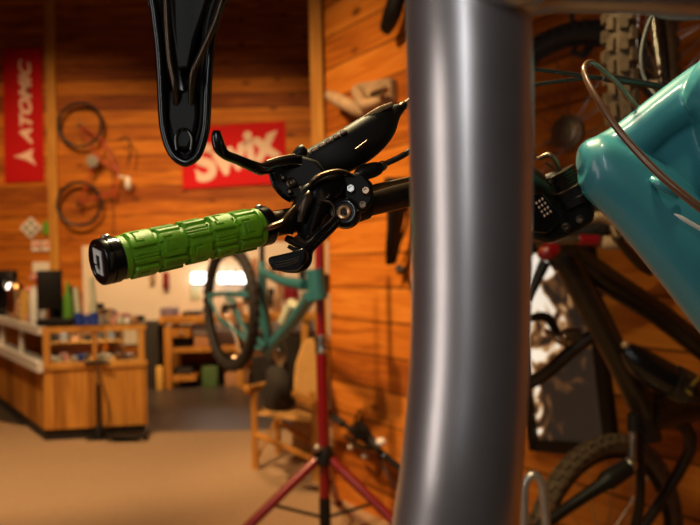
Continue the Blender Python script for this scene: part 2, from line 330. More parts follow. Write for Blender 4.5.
b = NB(); box(b, P0+Wd*.5+V((-.02, -.02, zm+.035)), (Wd.length, .05, .09), Matrix.Rotation(math.atan2(LD.y, LD.x), 3, 'Z')); obj('side_rail', b, 'whitep', t, False)
b = NB(); prism(b, quad(zt), (0, 0, .012)); obj('glass_top', b, 'glass', t, False)
b = NB(); prism(b, [P0+LD*.55+V((0, 0, zt-.012)), P1+LD*.55+V((0, 0, zt-.012)), P1+Wd+V((0, 0, zt-.012)), P0+Wd+V((0, 0, zt-.012))], (0, 0, .01)); obj('rear_top', b, 'bag', t, False)
b = NB(); prism(b, [P0+sd*.06+LD*.62+V((0, 0, zm+.06)), P1-sd*.02+LD*.62+V((0, 0, zm+.06)), P1-sd*.02+LD*.62+V((0, 0, zt-.02)), P0+sd*.06+LD*.62+V((0, 0, zt-.02))], LD*.02); obj('partition', b, 'card', t, False)
b = NB(); pm = (P0+P1)/2+V((0, 0, (zm+zt)/2)); box(b, pm+LD*.02, (L-.1, .006, zt-zm-.08), Matrix.Rotation(math.atan2(sd.y, sd.x), 3, 'Z')); obj('glass_front', b, 'glass', t, False)
b = NB(); box(b, P0+Wd*.5+sd*.02+V((0, 0, (zm+zt)/2)), (Wd.length-.1, .006, zt-zm-.08), Matrix.Rotation(math.atan2(LD.y, LD.x), 3, 'Z')); obj('glass_side', b, 'glass', t, False)
b = NB(); prism(b, [v+V((0, 0, 0)) for v in [P0+sd*.1+LD*.35+V((0, 0, .84)), P1-sd*.1+LD*.35+V((0, 0, .84)), P1-sd*.1+LD*.6+V((0, 0, .84)), P0+sd*.1+LD*.6+V((0, 0, .84))]], (0, 0, .01)); obj('inner_shelf', b, 'oak', t, False)
cols = ['whitep', 'pale', 'pink', 'whitep', 'blue', 'grey', 'steel', 'pale', 'whitep', 'card', 'grey', 'whitep']
cn = {'whitep': 'white', 'pale': 'pale green', 'pink': 'pink', 'blue': 'blue', 'grey': 'grey', 'steel': 'silver', 'card': 'brown'}
pos = ['at the left corner', 'second from the left corner', 'third from the left corner', 'left of the middle post', 'just left of the middle post', 'behind the middle post', 'just right of the middle post', 'right of the middle post', 'fourth from the right corner', 'third from the right corner', 'second from the right corner', 'at the right corner']
for k, cm in enumerate(cols):
    p = P0+sd*(L*(.1+.8*k/11))+LD*(.10+.05*(k % 3)); h = random.uniform(.04, .08)
    b = NB(); ball(b, p+V((0, 0, zm+.06+h*.6)), h*.6, (1.2, .9, 1)) if k % 3 == 0 else box(b, p+V((0, 0, zm+.06+h/2)), (.06, .05, h), Matrix.Rotation(k*.7, 3, 'Z'))
    tag(obj('trinket' if k % 3 == 0 else 'small_box', b, cm, smooth=k % 3 == 0), '%s %s low in the glass case, %s' % (cn[cm], 'round trinket' if k % 3 == 0 else 'small box', pos[k]), 'merchandise', 'goods in the glass case')
for k in range(6):
    p = P0+sd*(L*(.2+.12*k))+LD*.45; h = random.uniform(.04, .09)
    b = NB(); box(b, p+V((0, 0, .846+h/2)), (.07, .05, h)); tag(obj('small_box', b, ['bag', 'grey', 'card', 'bag', 'steel', 'grey'][k], smooth=False), 'dim box on the inner glass case shelf, %s' % ['leftmost', 'second from left', 'third from left', 'third from right', 'second from right', 'rightmost'][k], 'merchandise', 'boxes on the inner shelf of the case')
# counter clutter (standing on the glass top)
ZT = zt+.006
def ctop(px, back):
    while True:
        r = ray(px, 300); o = P0+LD*back; k = (o.y*r.x-o.x*r.y)/(sd.x*r.y-sd.y*r.x)
        if k > .1: break
        back += .05
    return _ctop(px, back)
def _ctop(px, back):   # point of the counter top at screen column px, 'back' metres behind the front edge along the long side
    r = ray(px, 300); o = P0+LD*back; d = sd; k = (o.y*r.x-o.x*r.y)/(d.x*r.y-d.y*r.x); p = o+d*k; return V((p.x, p.y, ZT))
def lath_t(name, label, cat, px, back, prof, m, grp=None):
    b = NB(); lathe(b, ctop(px, back), EZ, prof, 16); return tag(obj(name, b, m), label, cat, grp)
def bx_t(name, label, cat, px, back, s, m, rot=.1, z=0):
    b = NB(); box(b, ctop(px, back)+V((0, 0, z+s[2]/2)), s, Matrix.Rotation(rot, 3, 'Z')); return tag(obj(name, b, m, smooth=False, bevel=.004), label, cat)
p = ctop(50, .4); t = thing('monitor', 'black flat monitor standing on the counter beside the green bottle', 'monitor', p)
b = NB(); box(b, p+V((0, 0, .31)), (.22, .03, .36), Matrix.Rotation(.3, 3, 'Z')); obj('screen', b, 'black', t, False, .006)
b = NB(); box(b, p+V((0, 0, .01)), (.18, .14, .02)); tube(b, [p+V((0, .02, .01)), p+V((0, .02, .2))], .02, 8); obj('stand', b, 'black', t)
bx_t('laptop_tray', 'long low black tray lying along the counter front', 'tray', 56, .10, (.30, .16, .06), 'black', .17)
lath_t('bottle', 'tall curved green bottle on the counter right of the monitor', 'bottle', 68, .45, [(0, .045), (.02, .05), (.22, .045), (.3, .02), (.36, .018), (.38, .01)], 'green')
for px, h, lb in ((78, .33, 'left'), (94, .42, 'right')):
    p = ctop(px, .2); t = thing('spray_bottle', 'pale slim bottle with blue foot on the counter, %s of the pair' % lb, 'bottle', p, 'pale slim bottles')
    b = NB(); tube(b, [p+V((0, 0, .09)), p+V((-.02, 0, h))], [.028, .024], 12); obj('body', b, 'pale', t)
    b = NB(); lathe(b, p, EZ, [(0, .045), (.02, .045), (.1, .033), (.11, .02)], 16); obj('foot', b, 'blue', t)
bx_t('small_box', 'dark blue box between the two pale bottles on the counter', 'box', 86, .22, (.055, .05, .08), 'blue')
lath_t('jar', 'white cylinder bottle on the counter left of the monitor', 'bottle', 34, .5, [(0, .035), (.02, .04), (.28, .04), (.31, .02), (.34, .02)], 'whitep')
lath_t('jar', 'silver jar with rounded lid near the left edge of counter', 'jar', 14, .9, [(0, .05), (.12, .055), (.14, .03), (.16, .01)], 'steel')
p = ctop(4, .9); t = thing('coffee_machine', 'tall black machine at the left edge of the counter', 'machine', p)
b = NB(); box(b, p+V((0, 0, .03)), (.2, .3, .06)); box(b, p+V((0, .08, .26)), (.2, .14, .46)); box(b, p+V((0, 0, .44)), (.2, .28, .12)); obj('body', b, 'black', t, False, .008)
b = NB(); tube(b, [p+V((.05, -.1, .38)), p+V((.05, -.1, .3))], .012, 8); obj('spout', b, 'steel', t)
p = ctop(9, 1.2); t = thing('desk_lamp', 'small lit globe lamp between black machine and clutter', 'lamp', p)
b = NB(); lathe(b, p, EZ, [(0, .05), (.015, .05), (.02, .012), (.28, .012)], 14); obj('stem', b, 'steel', t)
b = NB(); ball(b, p+V((.02, 0, .31)), .04); obj('bulb', b, 'bead', t)
lath_t('jar', 'copper coloured jar below the lit globe lamp', 'jar', 12, .5, [(0, .03), (.04, .05), (.1, .05), (.14, .03), (.15, .035)], 'copper')
lath_t('ornament', 'tan stacked bead ornament in the counter clutter', 'ornament', 22, .35, [(0, .03), (.03, .05), (.06, .03), (.09, .045), (.12, .025), (.15, .035), (.18, .01)], 'drift')
b = NB(); q = ctop(17, 1.5); lathe(b, q, EZ, [(0, .06), (.05, .08), (.3, .09), (.34, .07), (.36, .05)], 18); tag(obj('vase', b, 'copper'), 'amber vase rising behind the counter clutter', 'vase')
p = ctop(40, 1.0); t = thing('flower_pot', 'white pot holding red and cream flowers behind the monitor', 'plant', p)
b = NB(); lathe(b, p, EZ, [(0, .05), (.15, .075), (.16, .06)], 18); obj('pot', b, 'whitep', t)
for k, (dx, dz, m_) in enumerate(((-.09, .3, 'pink'), (.0, .4, 'red'), (.08, .33, 'whitep'), (.03, .29, 'grey'), (-.05, .42, 'pink'))):
    b = NB(); ball(b, p+V((dx, 0, dz)), .045, (1.2, 1, .8)); tube(b, [p+V((0, 0, .15)), p+V((dx, 0, dz))], .004, 5); obj('flower', b, m_, t)
for k, (px, bk, m_, lb, s) in enumerate(((102, .15, 'grey', 'grey', .04), (108, .25, 'drift', 'brown', .05), (114, .12, 'pink', 'pink', .03), (120, .25, 'pale', 'pale green', .035), (127, .15, 'whitep', 'white', .03), (112, .72, 'purple', 'purple', .06), (134, .25, 'card', 'tan', .035), (29, .2, 'pink', 'pink', .04), (72, .22, 'pink', 'pink', .035))):
    b = NB(); p = ctop(px, bk); lathe(b, p, EZ, [(0, s*.8), (s*.6, s), (s*1.4, s*.7), (s*1.7, s*.2)], 12)
    tag(obj('small_pot', b, m_), '%s small pot on the counter top, %s' % (lb, ['nearest the pale bottles', 'left of the pink one', 'in the front row beside tan clutter', 'on the counter right half', 'near the right end', 'tallest behind the others', 'rightmost of the row', 'left of the black tray', 'between green bottle and pale bottles'][k]), 'pot', 'small pots on the counter')
for k, (nm, px, bk, w_, h_, m_, lb) in enumerate((('carton', 27, .9, .10, .30, 'yellow', 'tall orange carton in the counter clutter left of monitor'), ('tin', 20, .7, .09, .20, 'card', 'brown tin behind the stacked bead ornament'), ('carton', 97, .75, .10, .16, 'bag', 'black carton behind the pale bottles'), ('tin', 31, .17, .06, .24, 'drift', 'tan slim tin before the white cylinder bottle'), ('carton', 71, .6, .09, .33, 'bag', 'black upright carton behind green bottle'), ('jug', 56, .7, .12, .40, 'bag', 'black tall jug right behind the monitor'), ('tin', 37, 1.15, .10, .26, 'grey', 'grey tin behind the white cylinder bottle'), ('carton', 105, .5, .12, .12, 'drift', 'tan carton right of the pale bottles'), ('carton', 122, .45, .12, .07, 'pink', 'pink low carton on the counter right half'), ('carton', 138, .35, .10, .05, 'bag', 'black low carton at the right end of counter'), ('tin', 25, .25, .07, .07, 'pale', 'pale squat tin at the foot of clutter'))):
    p = ctop(px, bk); b = NB()
    if nm == 'carton': box(b, p+V((0, 0, h_/2)), (w_, w_*.8, h_), Matrix.Rotation(k*.5, 3, 'Z'))
    else: lathe(b, p, EZ, [(0, w_*.42), (h_*.04, w_*.5), (h_*.8, w_*.5), (h_*.9, w_*.35), (h_, w_*.3)], 16)
    tag(obj(nm, b, m_, smooth=nm != 'carton'), lb, nm)
# floor pump in front of the counter
p = ground(99, 440.5); t = thing('floor_pump', 'black floor pump with T handle leaning at the counter front', 'pump', p)
b = NB(); box(b, p+V((0, 0, .012)), (.2, .09, .024)); lathe(b, p+V((0, 0, .02)), EZ, [(0, .045), (.1, .035), (.12, .022)], 14); obj('foot_base', b, 'black', t, bevel=.004)
b = NB(); tube(b, [p+V((0, 0, .1)), p+V((0, 0, .5))], .02, 12); obj('barrel', b, 'satin', t)
b = NB(); tube(b, [p+V((0, 0, .5)), p+V((0, 0, .68))], .007, 8); obj('rod', b, 'steel', t)
b = NB(); tube(b, [p+V((-.11, 0, .68)), p+V((-.05, 0, .69)), p+V((.05, 0, .69)), p+V((.11, 0, .68))], [.013, .016, .016, .013], 10); obj('handle', b, 'black', t)
b = NB(); tube(b, [p+V((.03, 0, .06)), p+V((.1, -.02, .2)), p+V((.06, -.02, .45)), p+V((.02, -.02, .6))], .006, 8, smooth=5); obj('hose', b, 'hose', t)
p = ground(128, 441); t = thing('boot_tray', 'low black wheeled tray on the carpet right of the floor pump', 'tray', p)
b = NB(); box(b, p+V((0, 0, .05)), (.34, .2, .03)); obj('deck', b, 'black', t, False, .006)
for sx in (-1, 1):
    for sy in (-1, 1): b = NB(); lathe(b, p+V((sx*.14, sy*.07-.01, .025)), EY, [(0, .018), (.003, .025), (.02, .025), (.023, .018)], 14); obj('wheel', b, 'steel', t)
# ------------------------------------------------------------------ workbench at the back
YK = 9.9; wx = lambda px, y=350: at(px, y, YK).x; wz = lambda py, px=200: at(px, py, YK).z
t = thing('workbench', 'orange wooden workbench with open shelves against the white panel', 'workbench', V((wx(235), YK, 0)))
b = NB(); box(b, ((wx(160)+wx(316))/2, YK+.25, wz(319.5)), (wx(316)-wx(160), .56, .09)); obj('worktop', b, 'oak', t, False, .004)
for px in (168, 240, 305):
    for yy in (0, .45): b = NB(); box(b, (wx(px), YK+.02+yy, wz(323)/2-.02), (.09, .09, wz(323)-.04)); obj('leg', b, 'oak', t, False, .003)
zb = wz(350); b = NB(); box(b, ((wx(172)+wx(238))/2, YK+.25, zb), (wx(238)-wx(172), .5, .05)); obj('shelf', b, 'oak', t, False)
b = NB(); box(b, ((wx(170)+wx(195))/2, YK+.25, .13), (wx(195)-wx(170), .5, .06)); obj('shelf', b, 'oak', t, False)
b = NB(); box(b, (wx(181), YK+.25, wz(332.5)), (wx(191)-wx(172), .46, .12)); dr = obj('drawer', b, 'oak', t, False, .004)
b = NB(); ball(b, (wx(181), YK+.0, wz(332.5)), .02); obj('knob', b, 'steel', dr)
def bench(name, label, cat, x0, x1, y0, y1, m, D=YK+.25, z0=None, dep=.3):
    a = at(x0, y1, D-dep/2); c = at(x1, y0, D-dep/2); z = a.z if z0 is None else z0; h = a.z-c.z if False else c.z-a.z
    b = NB(); box(b, ((a.x+c.x)/2, D, z+h/2), (c.x-a.x, dep, h)); return tag(obj(name, b, m, smooth=False, bevel=.006), label, cat)
zw = wz(319.5)+.046
bench('storage_box', 'grey purple box on the workbench top, left end', 'box', 160, 174, 307, 315, 'purple', z0=zw)
bench('flat_case', 'flat black case on the workbench top beside the purple box', 'case', 182, 200, 311, 315, 'black', z0=zw)
bench('cardboard_box', 'brown carton on the middle workbench shelf', 'box', 194, 214, 340, 351, 'card', z0=zb+.026)
bench('helmet_box', 'white and black box on the shelf above the carton', 'box', 193, 208, 327, 338, 'whitep', z0=zb+.026+.155)
bench('tool_case', 'black tool case under the workbench drawer', 'case', 173, 191, 339, 349, 'black', z0=zb+.026)
bench('crate', 'dark green crate on the floor under the workbench', 'crate', 202, 217, 357, 378, 'darkgreen', z0=.0)
bench('cardboard_box', 'reddish brown carton on the floor, right of the green crate', 'box', 225, 248, 366, 380, 'card', z0=.0)
bench('tool_case', 'black case on the lowest shelf of the workbench', 'case', 173, 192, 366, 373, 'bag', z0=.162)
bench('plank', 'short yellow board standing at the left leg of the workbench', 'board', 156, 162, 360, 384, 'yellow', D=YK-.05, z0=.0, dep=.06)
bench('cabinet', 'low dark cabinet between counter and workbench', 'cabinet', 138, 158, 318, 384, 'bag', D=YK+.35, z0=.0, dep=.5)
b = NB(); bench('hanging_red_tool', 'red tool hanging on the white panel above the workbench', 'tool', 163, 168, 272, 289, 'redp', D=YB-.07, dep=.064)  # plain block for the red hanging tool
bench('poster', 'pale green card pinned on the white panel', 'card', 190, 200, 285, 300, 'pale', D=YB-.045, dep=.01)
bench('red_pouch', 'red and white pouch hanging on the panel behind the teal frame', 'pouch', 284, 297, 284, 308, 'redp', D=YB-.09, dep=.1)
for x0, x1, lb in ((192, 214, 'left of the bicycle tire'), (219, 234, 'just right of the bicycle tire'), (237, 246, 'smallest, near the seat tube')):
    a = at(x0, 278, YB-.09); c = at(x1, 278, YB-.09); t = thing('tube_lamp', 'bright white lit lamp on the white panel, %s' % lb, 'lamp', (a+c)/2, 'lit lamps on the white panel')
    b = NB(); box(b, (a+c)/2, (abs(c.x-a.x), .05, .135)); obj('diffuser', b, 'lamp', t, False, .01)
    b = NB(); box(b, (a+c)/2+V((0, .04, 0)), (abs(c.x-a.x)+.02, .03, .155)); obj('housing', b, 'grey', t, False)
bench('tool_chest', 'dark tool chest under the workbench behind the bicycle', 'chest', 252, 300, 334, 385, 'bag', z0=0)
for k, (x0, x1, y0, y1, m_, lb) in enumerate(((243, 249, 286, 302, 'bag', 'left of the seat tube'), (252, 257, 258, 280, 'card', 'brown, behind the seat tube'), (268, 275, 262, 270, 'drift', 'tan, top row behind the teal triangle'), (268, 274, 288, 306, 'bag', 'in the middle of the teal triangle'), (277, 282, 270, 296, 'card', 'brown, left of the red pouch'), (299, 305, 264, 284, 'bag', 'right of the red pouch'), (150, 154, 268, 284, 'drift', 'tan, below the green grip'))):
    bench('hanging_tool', 'tool hung on the white panel, %s' % lb, 'tool', x0, x1, y0, y1, m_, D=YB-.06, dep=.06)['group'] = 'tools on the white panel'
# clutter along the back of the bench
for k, (px, w_, h_, m_, nm, lb) in enumerate(((222, 9, 9, 'bag', 'tin', 'black tin behind the bicycle tire on workbench'), (236, 8, 12, 'card', 'small_box', 'brown box behind the rear wheel on workbench'), (256, 10, 16, 'bag', 'toolbox', 'black toolbox behind the teal seat tube on workbench'), (276, 9, 22, 'drift', 'jug', 'tan jug behind the teal triangle on workbench'), (292, 8, 12, 'whitep', 'tin', 'white tin behind the teal down tube on workbench'), (304, 8, 20, 'bag', 'jug', 'black jug on workbench nearest the post'))):
    a = V((wx(px), YK+.3, zw)); s = w_/F*YK; h = h_/F*YK
    b = NB(); lathe(b, a, EZ, [(0, s*.42), (h*.05, s*.5), (h*.75, s*.5), (h*.85, s*.3), (h, s*.28)], 14) if nm in ('tin', 'jug') else box(b, a+V((0, 0, h/2)), (s, .12, h))
    tag(obj(nm, b, m_), lb, nm)
# ------------------------------------------------------------------ director chair with a bag
q = lambda px, D, z: V((at(px, 400, D).x, D, z))
t = thing('folding_chair', 'wooden folding chair frame with open arms behind the red stand', 'chair', V((at(280, 400, 5.9).x, 5.9, 0)))
fl, a3, a2, a4 = q(254, 5.92, 0), q(315, 5.55, 0), q(277, 6.4, 0), q(312, 6.05, 0)
for a, h in ((fl, .57), (a3, .54), (a2, .57), (a4, .55)):
    b = NB(); tube(b, [a, a+V((0, 0, h))], .026, 8, rnd=3); obj('leg', b, 'oak', t)
for a, c in ((fl, a3), (a2, a4)):
    b = NB(); tube(b, [a+V((0, 0, .27)), c+V((0, 0, .15))], .022, 8); obj('rail', b, 'oak', t)
b = NB(); tube(b, [fl+V((0, 0, .05)), a2+V((0, 0, .30)), a2+V((0, 0, .34))], .012, 8); obj('cross_brace', b, 'oak', t)
b = NB(); tube(b, [fl+V((-.04, -.03, .60)), a2+V((0, 0, .57))], .026, 10, rnd=2); obj('armrest', b, 'oak', t)
b = NB(); tube(b, [a2+V((0, 0, .56)), a3+V((0, 0, .535))], .026, 10, rnd=2); obj('armrest', b, 'oak', t)
b = NB(); ball(b, fl+V((-.04, -.03, .60)), .038); obj('arm_knob', b, 'oak', t)
b = NB(); prism(b, [fl+V((0, 0, .42)), a3+V((0, 0, .42)), a4+V((0, 0, .42)), a2+V((0, 0, .42))], (0, 0, .02)); obj('seat', b, 'canvas', t, False)
b = NB(); prism(b, [at(x, y, 6.35) for x, y in ((303, 342), (308, 339), (319, 338), (321, 452), (292, 452), (292, 400), (296, 362))], (0, .05, 0)); tag(obj('tan_board', b, 'canvas', bevel=.015), 'tall tan canvas board standing behind the folding chair', 'board')
p = q(279, 6.0, .431); t = thing('bag', 'slouching dark bag lying on the folding chair seat', 'bag', p)
b = NB(); pr = [(0, .15), (.03, .19), (.13, .2), (.22, .17), (.3, .14), (.33, .08)]; lathe(b, p, EZ, pr, 20)
for v in b.verts: v.co.y = p.y+(v.co.y-p.y)*.5; v.co.x = p.x+(v.co.x-p.x)*.62; v.co += V((math.sin(v.co.z*31), 0, math.sin(v.co.x*23)))*.012
obj('body', b, 'bag', t)
b = NB(); tube(b, [p+V((-.1, 0, .3)), p+V((-.05, -.02, .38)), p+V((.05, -.02, .38)), p+V((.1, 0, .3))], .01, 8, smooth=4); obj('handle', b, 'bag', t)
# ------------------------------------------------------------------ teal bike in the red stand
hd = V((.518, -.855, 0)).normalized(); hn = hd.cross(EZ)
t = thing('mountain_bike', 'teal mountain bike without fork held in the red work stand', 'bicycle', at(262, 353, 4.75))
HT, HB = at(315, 269, 4.2), at(319, 299, 4.2); BB, ST, AX = at(266, 352, 4.75), at(262, 262, 4.85), at(228, 318, 5.1)
b = NB(); tube(b, [at(305, 285, 4.25), at(283, 281, 4.5), at(263, 272, 4.82)], [.032, .028, .022], 14, smooth=4)
tube(b, [at(311, 296, 4.24), at(292, 322, 4.48), BB], [.036, .036, .034], 14, smooth=4)
tube(b, [ST, at(263, 300, 4.8), at(270, 346, 4.76)], [.022, .03, .03], 14, smooth=4)
obj('frame', b, 'tealb', t)
b = NB(); tube(b, [HT, HB], [.05, .05], 18); obj('head_tube', b, 'tealb', t)
b = NB(); tube(b, [at(293, 303, 4.42), at(284, 322, 4.52)], .034, 14); obj('frame_sticker', b, 'pale', t)
for s in (-1, 1):
    o = hn*.06*s
    b = NB(); tube(b, [at(264, 299, 4.8)+o*.4, at(240, 293, 5.0)+o, at(217, 295, 5.2)+o], [.014, .017, .014], 10, smooth=3); tube(b, [at(217, 295, 5.2)+o, AX+o], .011, 10); obj('seat_stay', b, 'tealb', t)
    b = NB(); tube(b, [BB+o*.4, AX+o], .015, 10); tube(b, [at(240, 295, 5.0)+o, at(258, 340, 4.8)+o], .012, 8); obj('chain_stay', b, 'tealb', t)
b = NB(); tube(b, [at(262, 262, 4.85), at(262, 240, 4.85)], .016, 12); obj('seat_post', b, 'black', t)
X3 = Matrix((hd, -hn, EZ)).transposed().to_4x4(); X3.translation = at(230, 307, 4.9); wheel(t, X3, .385, .03, 24, 40, 'tire')
b = NB(); lathe(b, BB-hn*.09, hn, [(0, .085), (.004, .09), (.008, .085), (.01, .02), (.18, .02)], 24); cr = obj('crankset', b, 'steel', t)
b = NB(); tube(b, [BB-hn*.1, BB-hn*.11-EZ*.14+hd*.08], [.016, .012], 10); obj('crank_arm', b, 'black', cr)
b = NB(); ball(b, at(238, 362, 5.0), .09, (1, .4, .6)); tube(b, [AX-hn*.06, at(236, 358, 5.05)-hn*.05], .016, 8); obj('derailleur', b, 'bronze', t)
b = NB()
for k in range(2): tube(b, [BB-hn*.06+EZ*(.08-.16*k), AX-hn*.05+EZ*(.05-.1*k)], .006, 6)
obj('chain', b, 'bag', t)
# red work stand
def P(px, py, D=4.27): return at(px, py, D)
base = P(326, 560); t = thing('repair_stand', 'red tripod bike work stand in front of the plank wall', 'stand', V((base.x, base.y, 0)))
hub = V((base.x, base.y, .475)); top = V((base.x, base.y, 1.9))
b = NB(); tube(b, [hub, V((base.x, base.y, 1.15))], .031, 16); obj('lower_tube', b, 'redp', t)
b = NB(); tube(b, [V((base.x, base.y, 1.1)), top], .025, 16); obj('upper_tube', b, 'redp', t)
b = NB(); lathe(b, V((base.x, base.y, 1.04)), EZ, [(0, .034), (.01, .04), (.03, .034), (.05, .034), (.06, .042), (.09, .042), (.1, .03)], 18); col_ = obj('height_collar', b, 'steel', t)
b = NB(); tube(b, [V((base.x, base.y-.03, 1.09)), V((base.x+.04, base.y-.07, 1.07))], .007, 8); obj('clamp_lever', b, 'black', col_)
b = NB(); lathe(b, hub-EZ*.03, EZ, [(0, .045), (.01, .058), (.06, .058), (.09, .045), (.1, .038)], 18); obj('leg_hub', b, 'black', t)
b = NB(); tube(b, [hub+V((-.03, -.03, .05)), hub+V((-.06, -.05, .07))], .012, 8); ball(b, hub+V((-.03, -.05, .07)), .022); obj('quick_release', b, 'steel', t)
b = NB(); tube(b, [hub, V((base.x, base.y, .26))], .027, 14); obj('center_tube', b, 'redp', t)
b = NB(); tube(b, [V((base.x, base.y, .27)), V((base.x, base.y, .1))], .031, 14); ds = obj('brace_slider', b, 'black', t)
for g_ in (ground(212, 566), ground(433, 563), V((base.x+.05, base.y+.75, 0))):
    s0 = hub+(V((g_.x, g_.y, .475))-hub).normalized()*.04; g1 = g_+EZ*.02
    b = NB(); tube(b, [s0, g1], .026, 12); lg = obj('leg', b, 'redp', t); b = NB(); ball(b, g1, .035, (1, 1, .6)); obj('rubber_foot', b, 'foot', lg)
    b = NB(); tube(b, [s0.lerp(g1, .45), V((base.x, base.y, .16))], .009, 8); obj('brace', b, 'black', t)
b = NB(); tube(b, [V((base.x, base.y, 1.45)), HT.lerp(HB, .4)+V((0, .06, 0))], .02, 10); box(b, HT.lerp(HB, .5)+V((.03, .06, 0)), (.07, .05, .1)); obj('clamp_jaw', b, 'black', t, bevel=.005)
# ------------------------------------------------------------------ things hung on the near plank wall
t = thing('driftwood_rack', 'pale knobbly wooden wall rack above the brake lever body', 'wall rack', on_a(362, 118, .02))
b = NB(); prism(b, [on_a(x, y, .03) for x, y in ((358, 84), (393, 78), (394, 106), (372, 114), (356, 110))], AN*.05); obj('back_board', b, 'drift', t, bevel=.01)
b = NB(); tube(b, [on_a(329, 95, .1), on_a(338, 100, .13), on_a(350, 106, .13), on_a(362, 112, .1), on_a(371, 108, .06)], [.028, .04, .04, .035, .02], 12, smooth=4); obj('hook_peg', b, 'drift', t)
b = NB(); tube(b, [on_a(356, 90, .08), on_a(360, 98, .12), on_a(366, 105, .12), on_a(382, 100, .1)], [.03, .035, .035, .02], 12, smooth=4); obj('hook_peg', b, 'drift', t)
b = NB(); tube(b, [on_a(374, 96, .1), on_a(386, 90, .12)], [.03, .02], 10); obj('peg', b, 'steel', t)
t = thing('hanging_saddle', 'black saddle hanging nose down on the wall beside grey tube', 'saddle', on_a(393, 265, .05))
b = NB(); tube(b, [on_a(397, 178, .12), on_a(397, 200, .12), on_a(395, 225, .12), on_a(393, 245, .11), on_a(391, 263, .09)], [.078, .068, .05, .046, .034], 16, .5, AN, 5); obj('shell', b, 'black', t)
b = NB(); tube(b, [on_a(404, 192, .05), on_a(408, 215, .04), on_a(402, 238, .05), on_a(394, 252, .06)], .008, 8, smooth=4); obj('rail', b, 'hose', t)
b = NB(); tube(b, [on_a(397, 190, .0), on_a(397, 188, .1)], .012, 8); obj('wall_peg', b, 'steel', t)
t = thing('wall_hook', 'short black padded hook on the wall below the hanging saddle', 'hook', on_a(403, 276, 0))
b = NB(); tube(b, [on_a(404, 270, 0), on_a(402, 271, .06), on_a(400, 271, .12), on_a(399, 268, .16)], .02, 12, smooth=4); obj('arm', b, 'foot', t)
t = thing('hanging_saddle_nose', 'black saddle nose hanging at the top beside grey tube', 'saddle', on_a(390, 36, .05))  # saddle nose, not a pedal
b = NB(); tube(b, [on_a(398, -20, .1), on_a(396, 0, .1), on_a(391, 16, .1), on_a(385, 30, .09)], [.05, .06, .06, .04], 14, .7, AD, 4); obj('shell', b, 'black', t)
b = NB(); tube(b, [on_a(396, -8, 0), on_a(396, -8, .1)], .012, 8); obj('wall_peg', b, 'steel', t)
t = thing('spare_handlebar', 'spare black handlebar with levers hung low on the plank wall', 'handlebar', on_a(365, 450, .02))
b = NB(); tube(b, [on_a(324, 412, .16), on_a(340, 421, .15), on_a(356, 434, .13), on_a(380, 452, .1), on_a(412, 478, .1)], [.015, .016, .018, .02, .02], 12, smooth=5); obj('bar', b, 'black', t)
b = NB(); tube(b, [on_a(323.5, 411, .16), on_a(331, 415, .155), on_a(343, 424, .15)], .024, 14, smooth=3); obj('grip', b, 'bag', t)
b = NB(); ball(b, on_a(323, 411, .165), .026); obj('end_plug', b, 'steel', t)
b = NB(); tube(b, [on_a(352, 432, .13), on_a(360, 424, .15), on_a(372, 440, .17), on_a(378, 452, .17)], [.02, .022, .02, .012], 10, smooth=4); box(b, on_a(360, 433, .15), (.08, .06, .07)); obj('brake_lever', b, 'black', t, bevel=.008)
b = NB(); tube(b, [on_a(345, 436, .16), on_a(356, 444, .18), on_a(370, 450, .18)], [.01, .016, .012], 10, smooth=4); obj('shift_lever', b, 'satin', t)
b = NB(); tube(b, [on_a(356, 430, .15), on_a(355, 418, .17), on_a(360, 410, .15), on_a(363, 422, .1)], .005, 8, smooth=5); obj('cable', b, 'hose', t)
b = NB(); tube(b, [on_a(378, 456, .1), on_a(385, 470, .12), on_a(396, 490, .1)], .006, 8, smooth=4); obj('cable', b, 'hose', t)
for x, y in ((381, 442), (365, 456), (351, 447)): b = NB(); ball(b, on_a(x, y, .14), .03 if x > 380 else .018, (1, 1, .8)); obj('bar_tape_patch', b, 'whitep', t)
b = NB(); tube(b, [on_a(385, 456, 0), on_a(385, 456, .11)], .014, 8); obj('wall_bracket', b, 'steel', t)
# framed picture, no window: bright reflection put in as a glowing print
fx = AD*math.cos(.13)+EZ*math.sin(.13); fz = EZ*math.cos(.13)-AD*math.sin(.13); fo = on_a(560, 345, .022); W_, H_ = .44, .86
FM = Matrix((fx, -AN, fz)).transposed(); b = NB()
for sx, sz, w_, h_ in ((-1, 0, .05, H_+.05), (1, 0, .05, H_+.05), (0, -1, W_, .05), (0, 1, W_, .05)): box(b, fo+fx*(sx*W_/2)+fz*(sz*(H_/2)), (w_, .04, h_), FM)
t = struct('picture_frame', b, 'black'); b = NB(); box(b, fo-AN*.005, (W_, .012, H_), FM); obj('glowing_print', b, 'picture', t, False)
# ------------------------------------------------------------------ wheels hanging upper right
def hang(name, label, px, py, D, R, rt, yaw, knobs, tm, nsp, kh, topz=5.3):
    c = at(px, py, D); t = thing(name, label, 'wheel', c-EZ*R, 'mountain bike wheels hung at the upper right')
    wheel(t, Matrix.Translation(c) @ Matrix.Rotation(math.radians(yaw), 4, 'Z') @ Matrix.Rotation(.05, 4, 'Y'), R, rt, nsp, knobs, tm, 'black', False, kh)
    b = NB(); tube(b, [c+EZ*(R-rt*2-.03)+V((0, 0, 0)), c+EZ*(R-rt*2-.045)+V((.05, 0, 0)), c+EZ*(R-rt)+V((.075, 0, 0)), c+EZ*(R+.15), V((c.x, c.y, topz))], .008, 8, smooth=4); obj('hook', b, 'foot', t); return c, t
c, t = hang('spare_wheel', 'dark knobby wheel, arc left of the pale knobby tire', 572, 133, 2.7, .365, .03, -44, 56, 'tire', 24, .008)
b = NB(); dY = Matrix.Rotation(math.radians(-44), 3, 'Z') @ EY
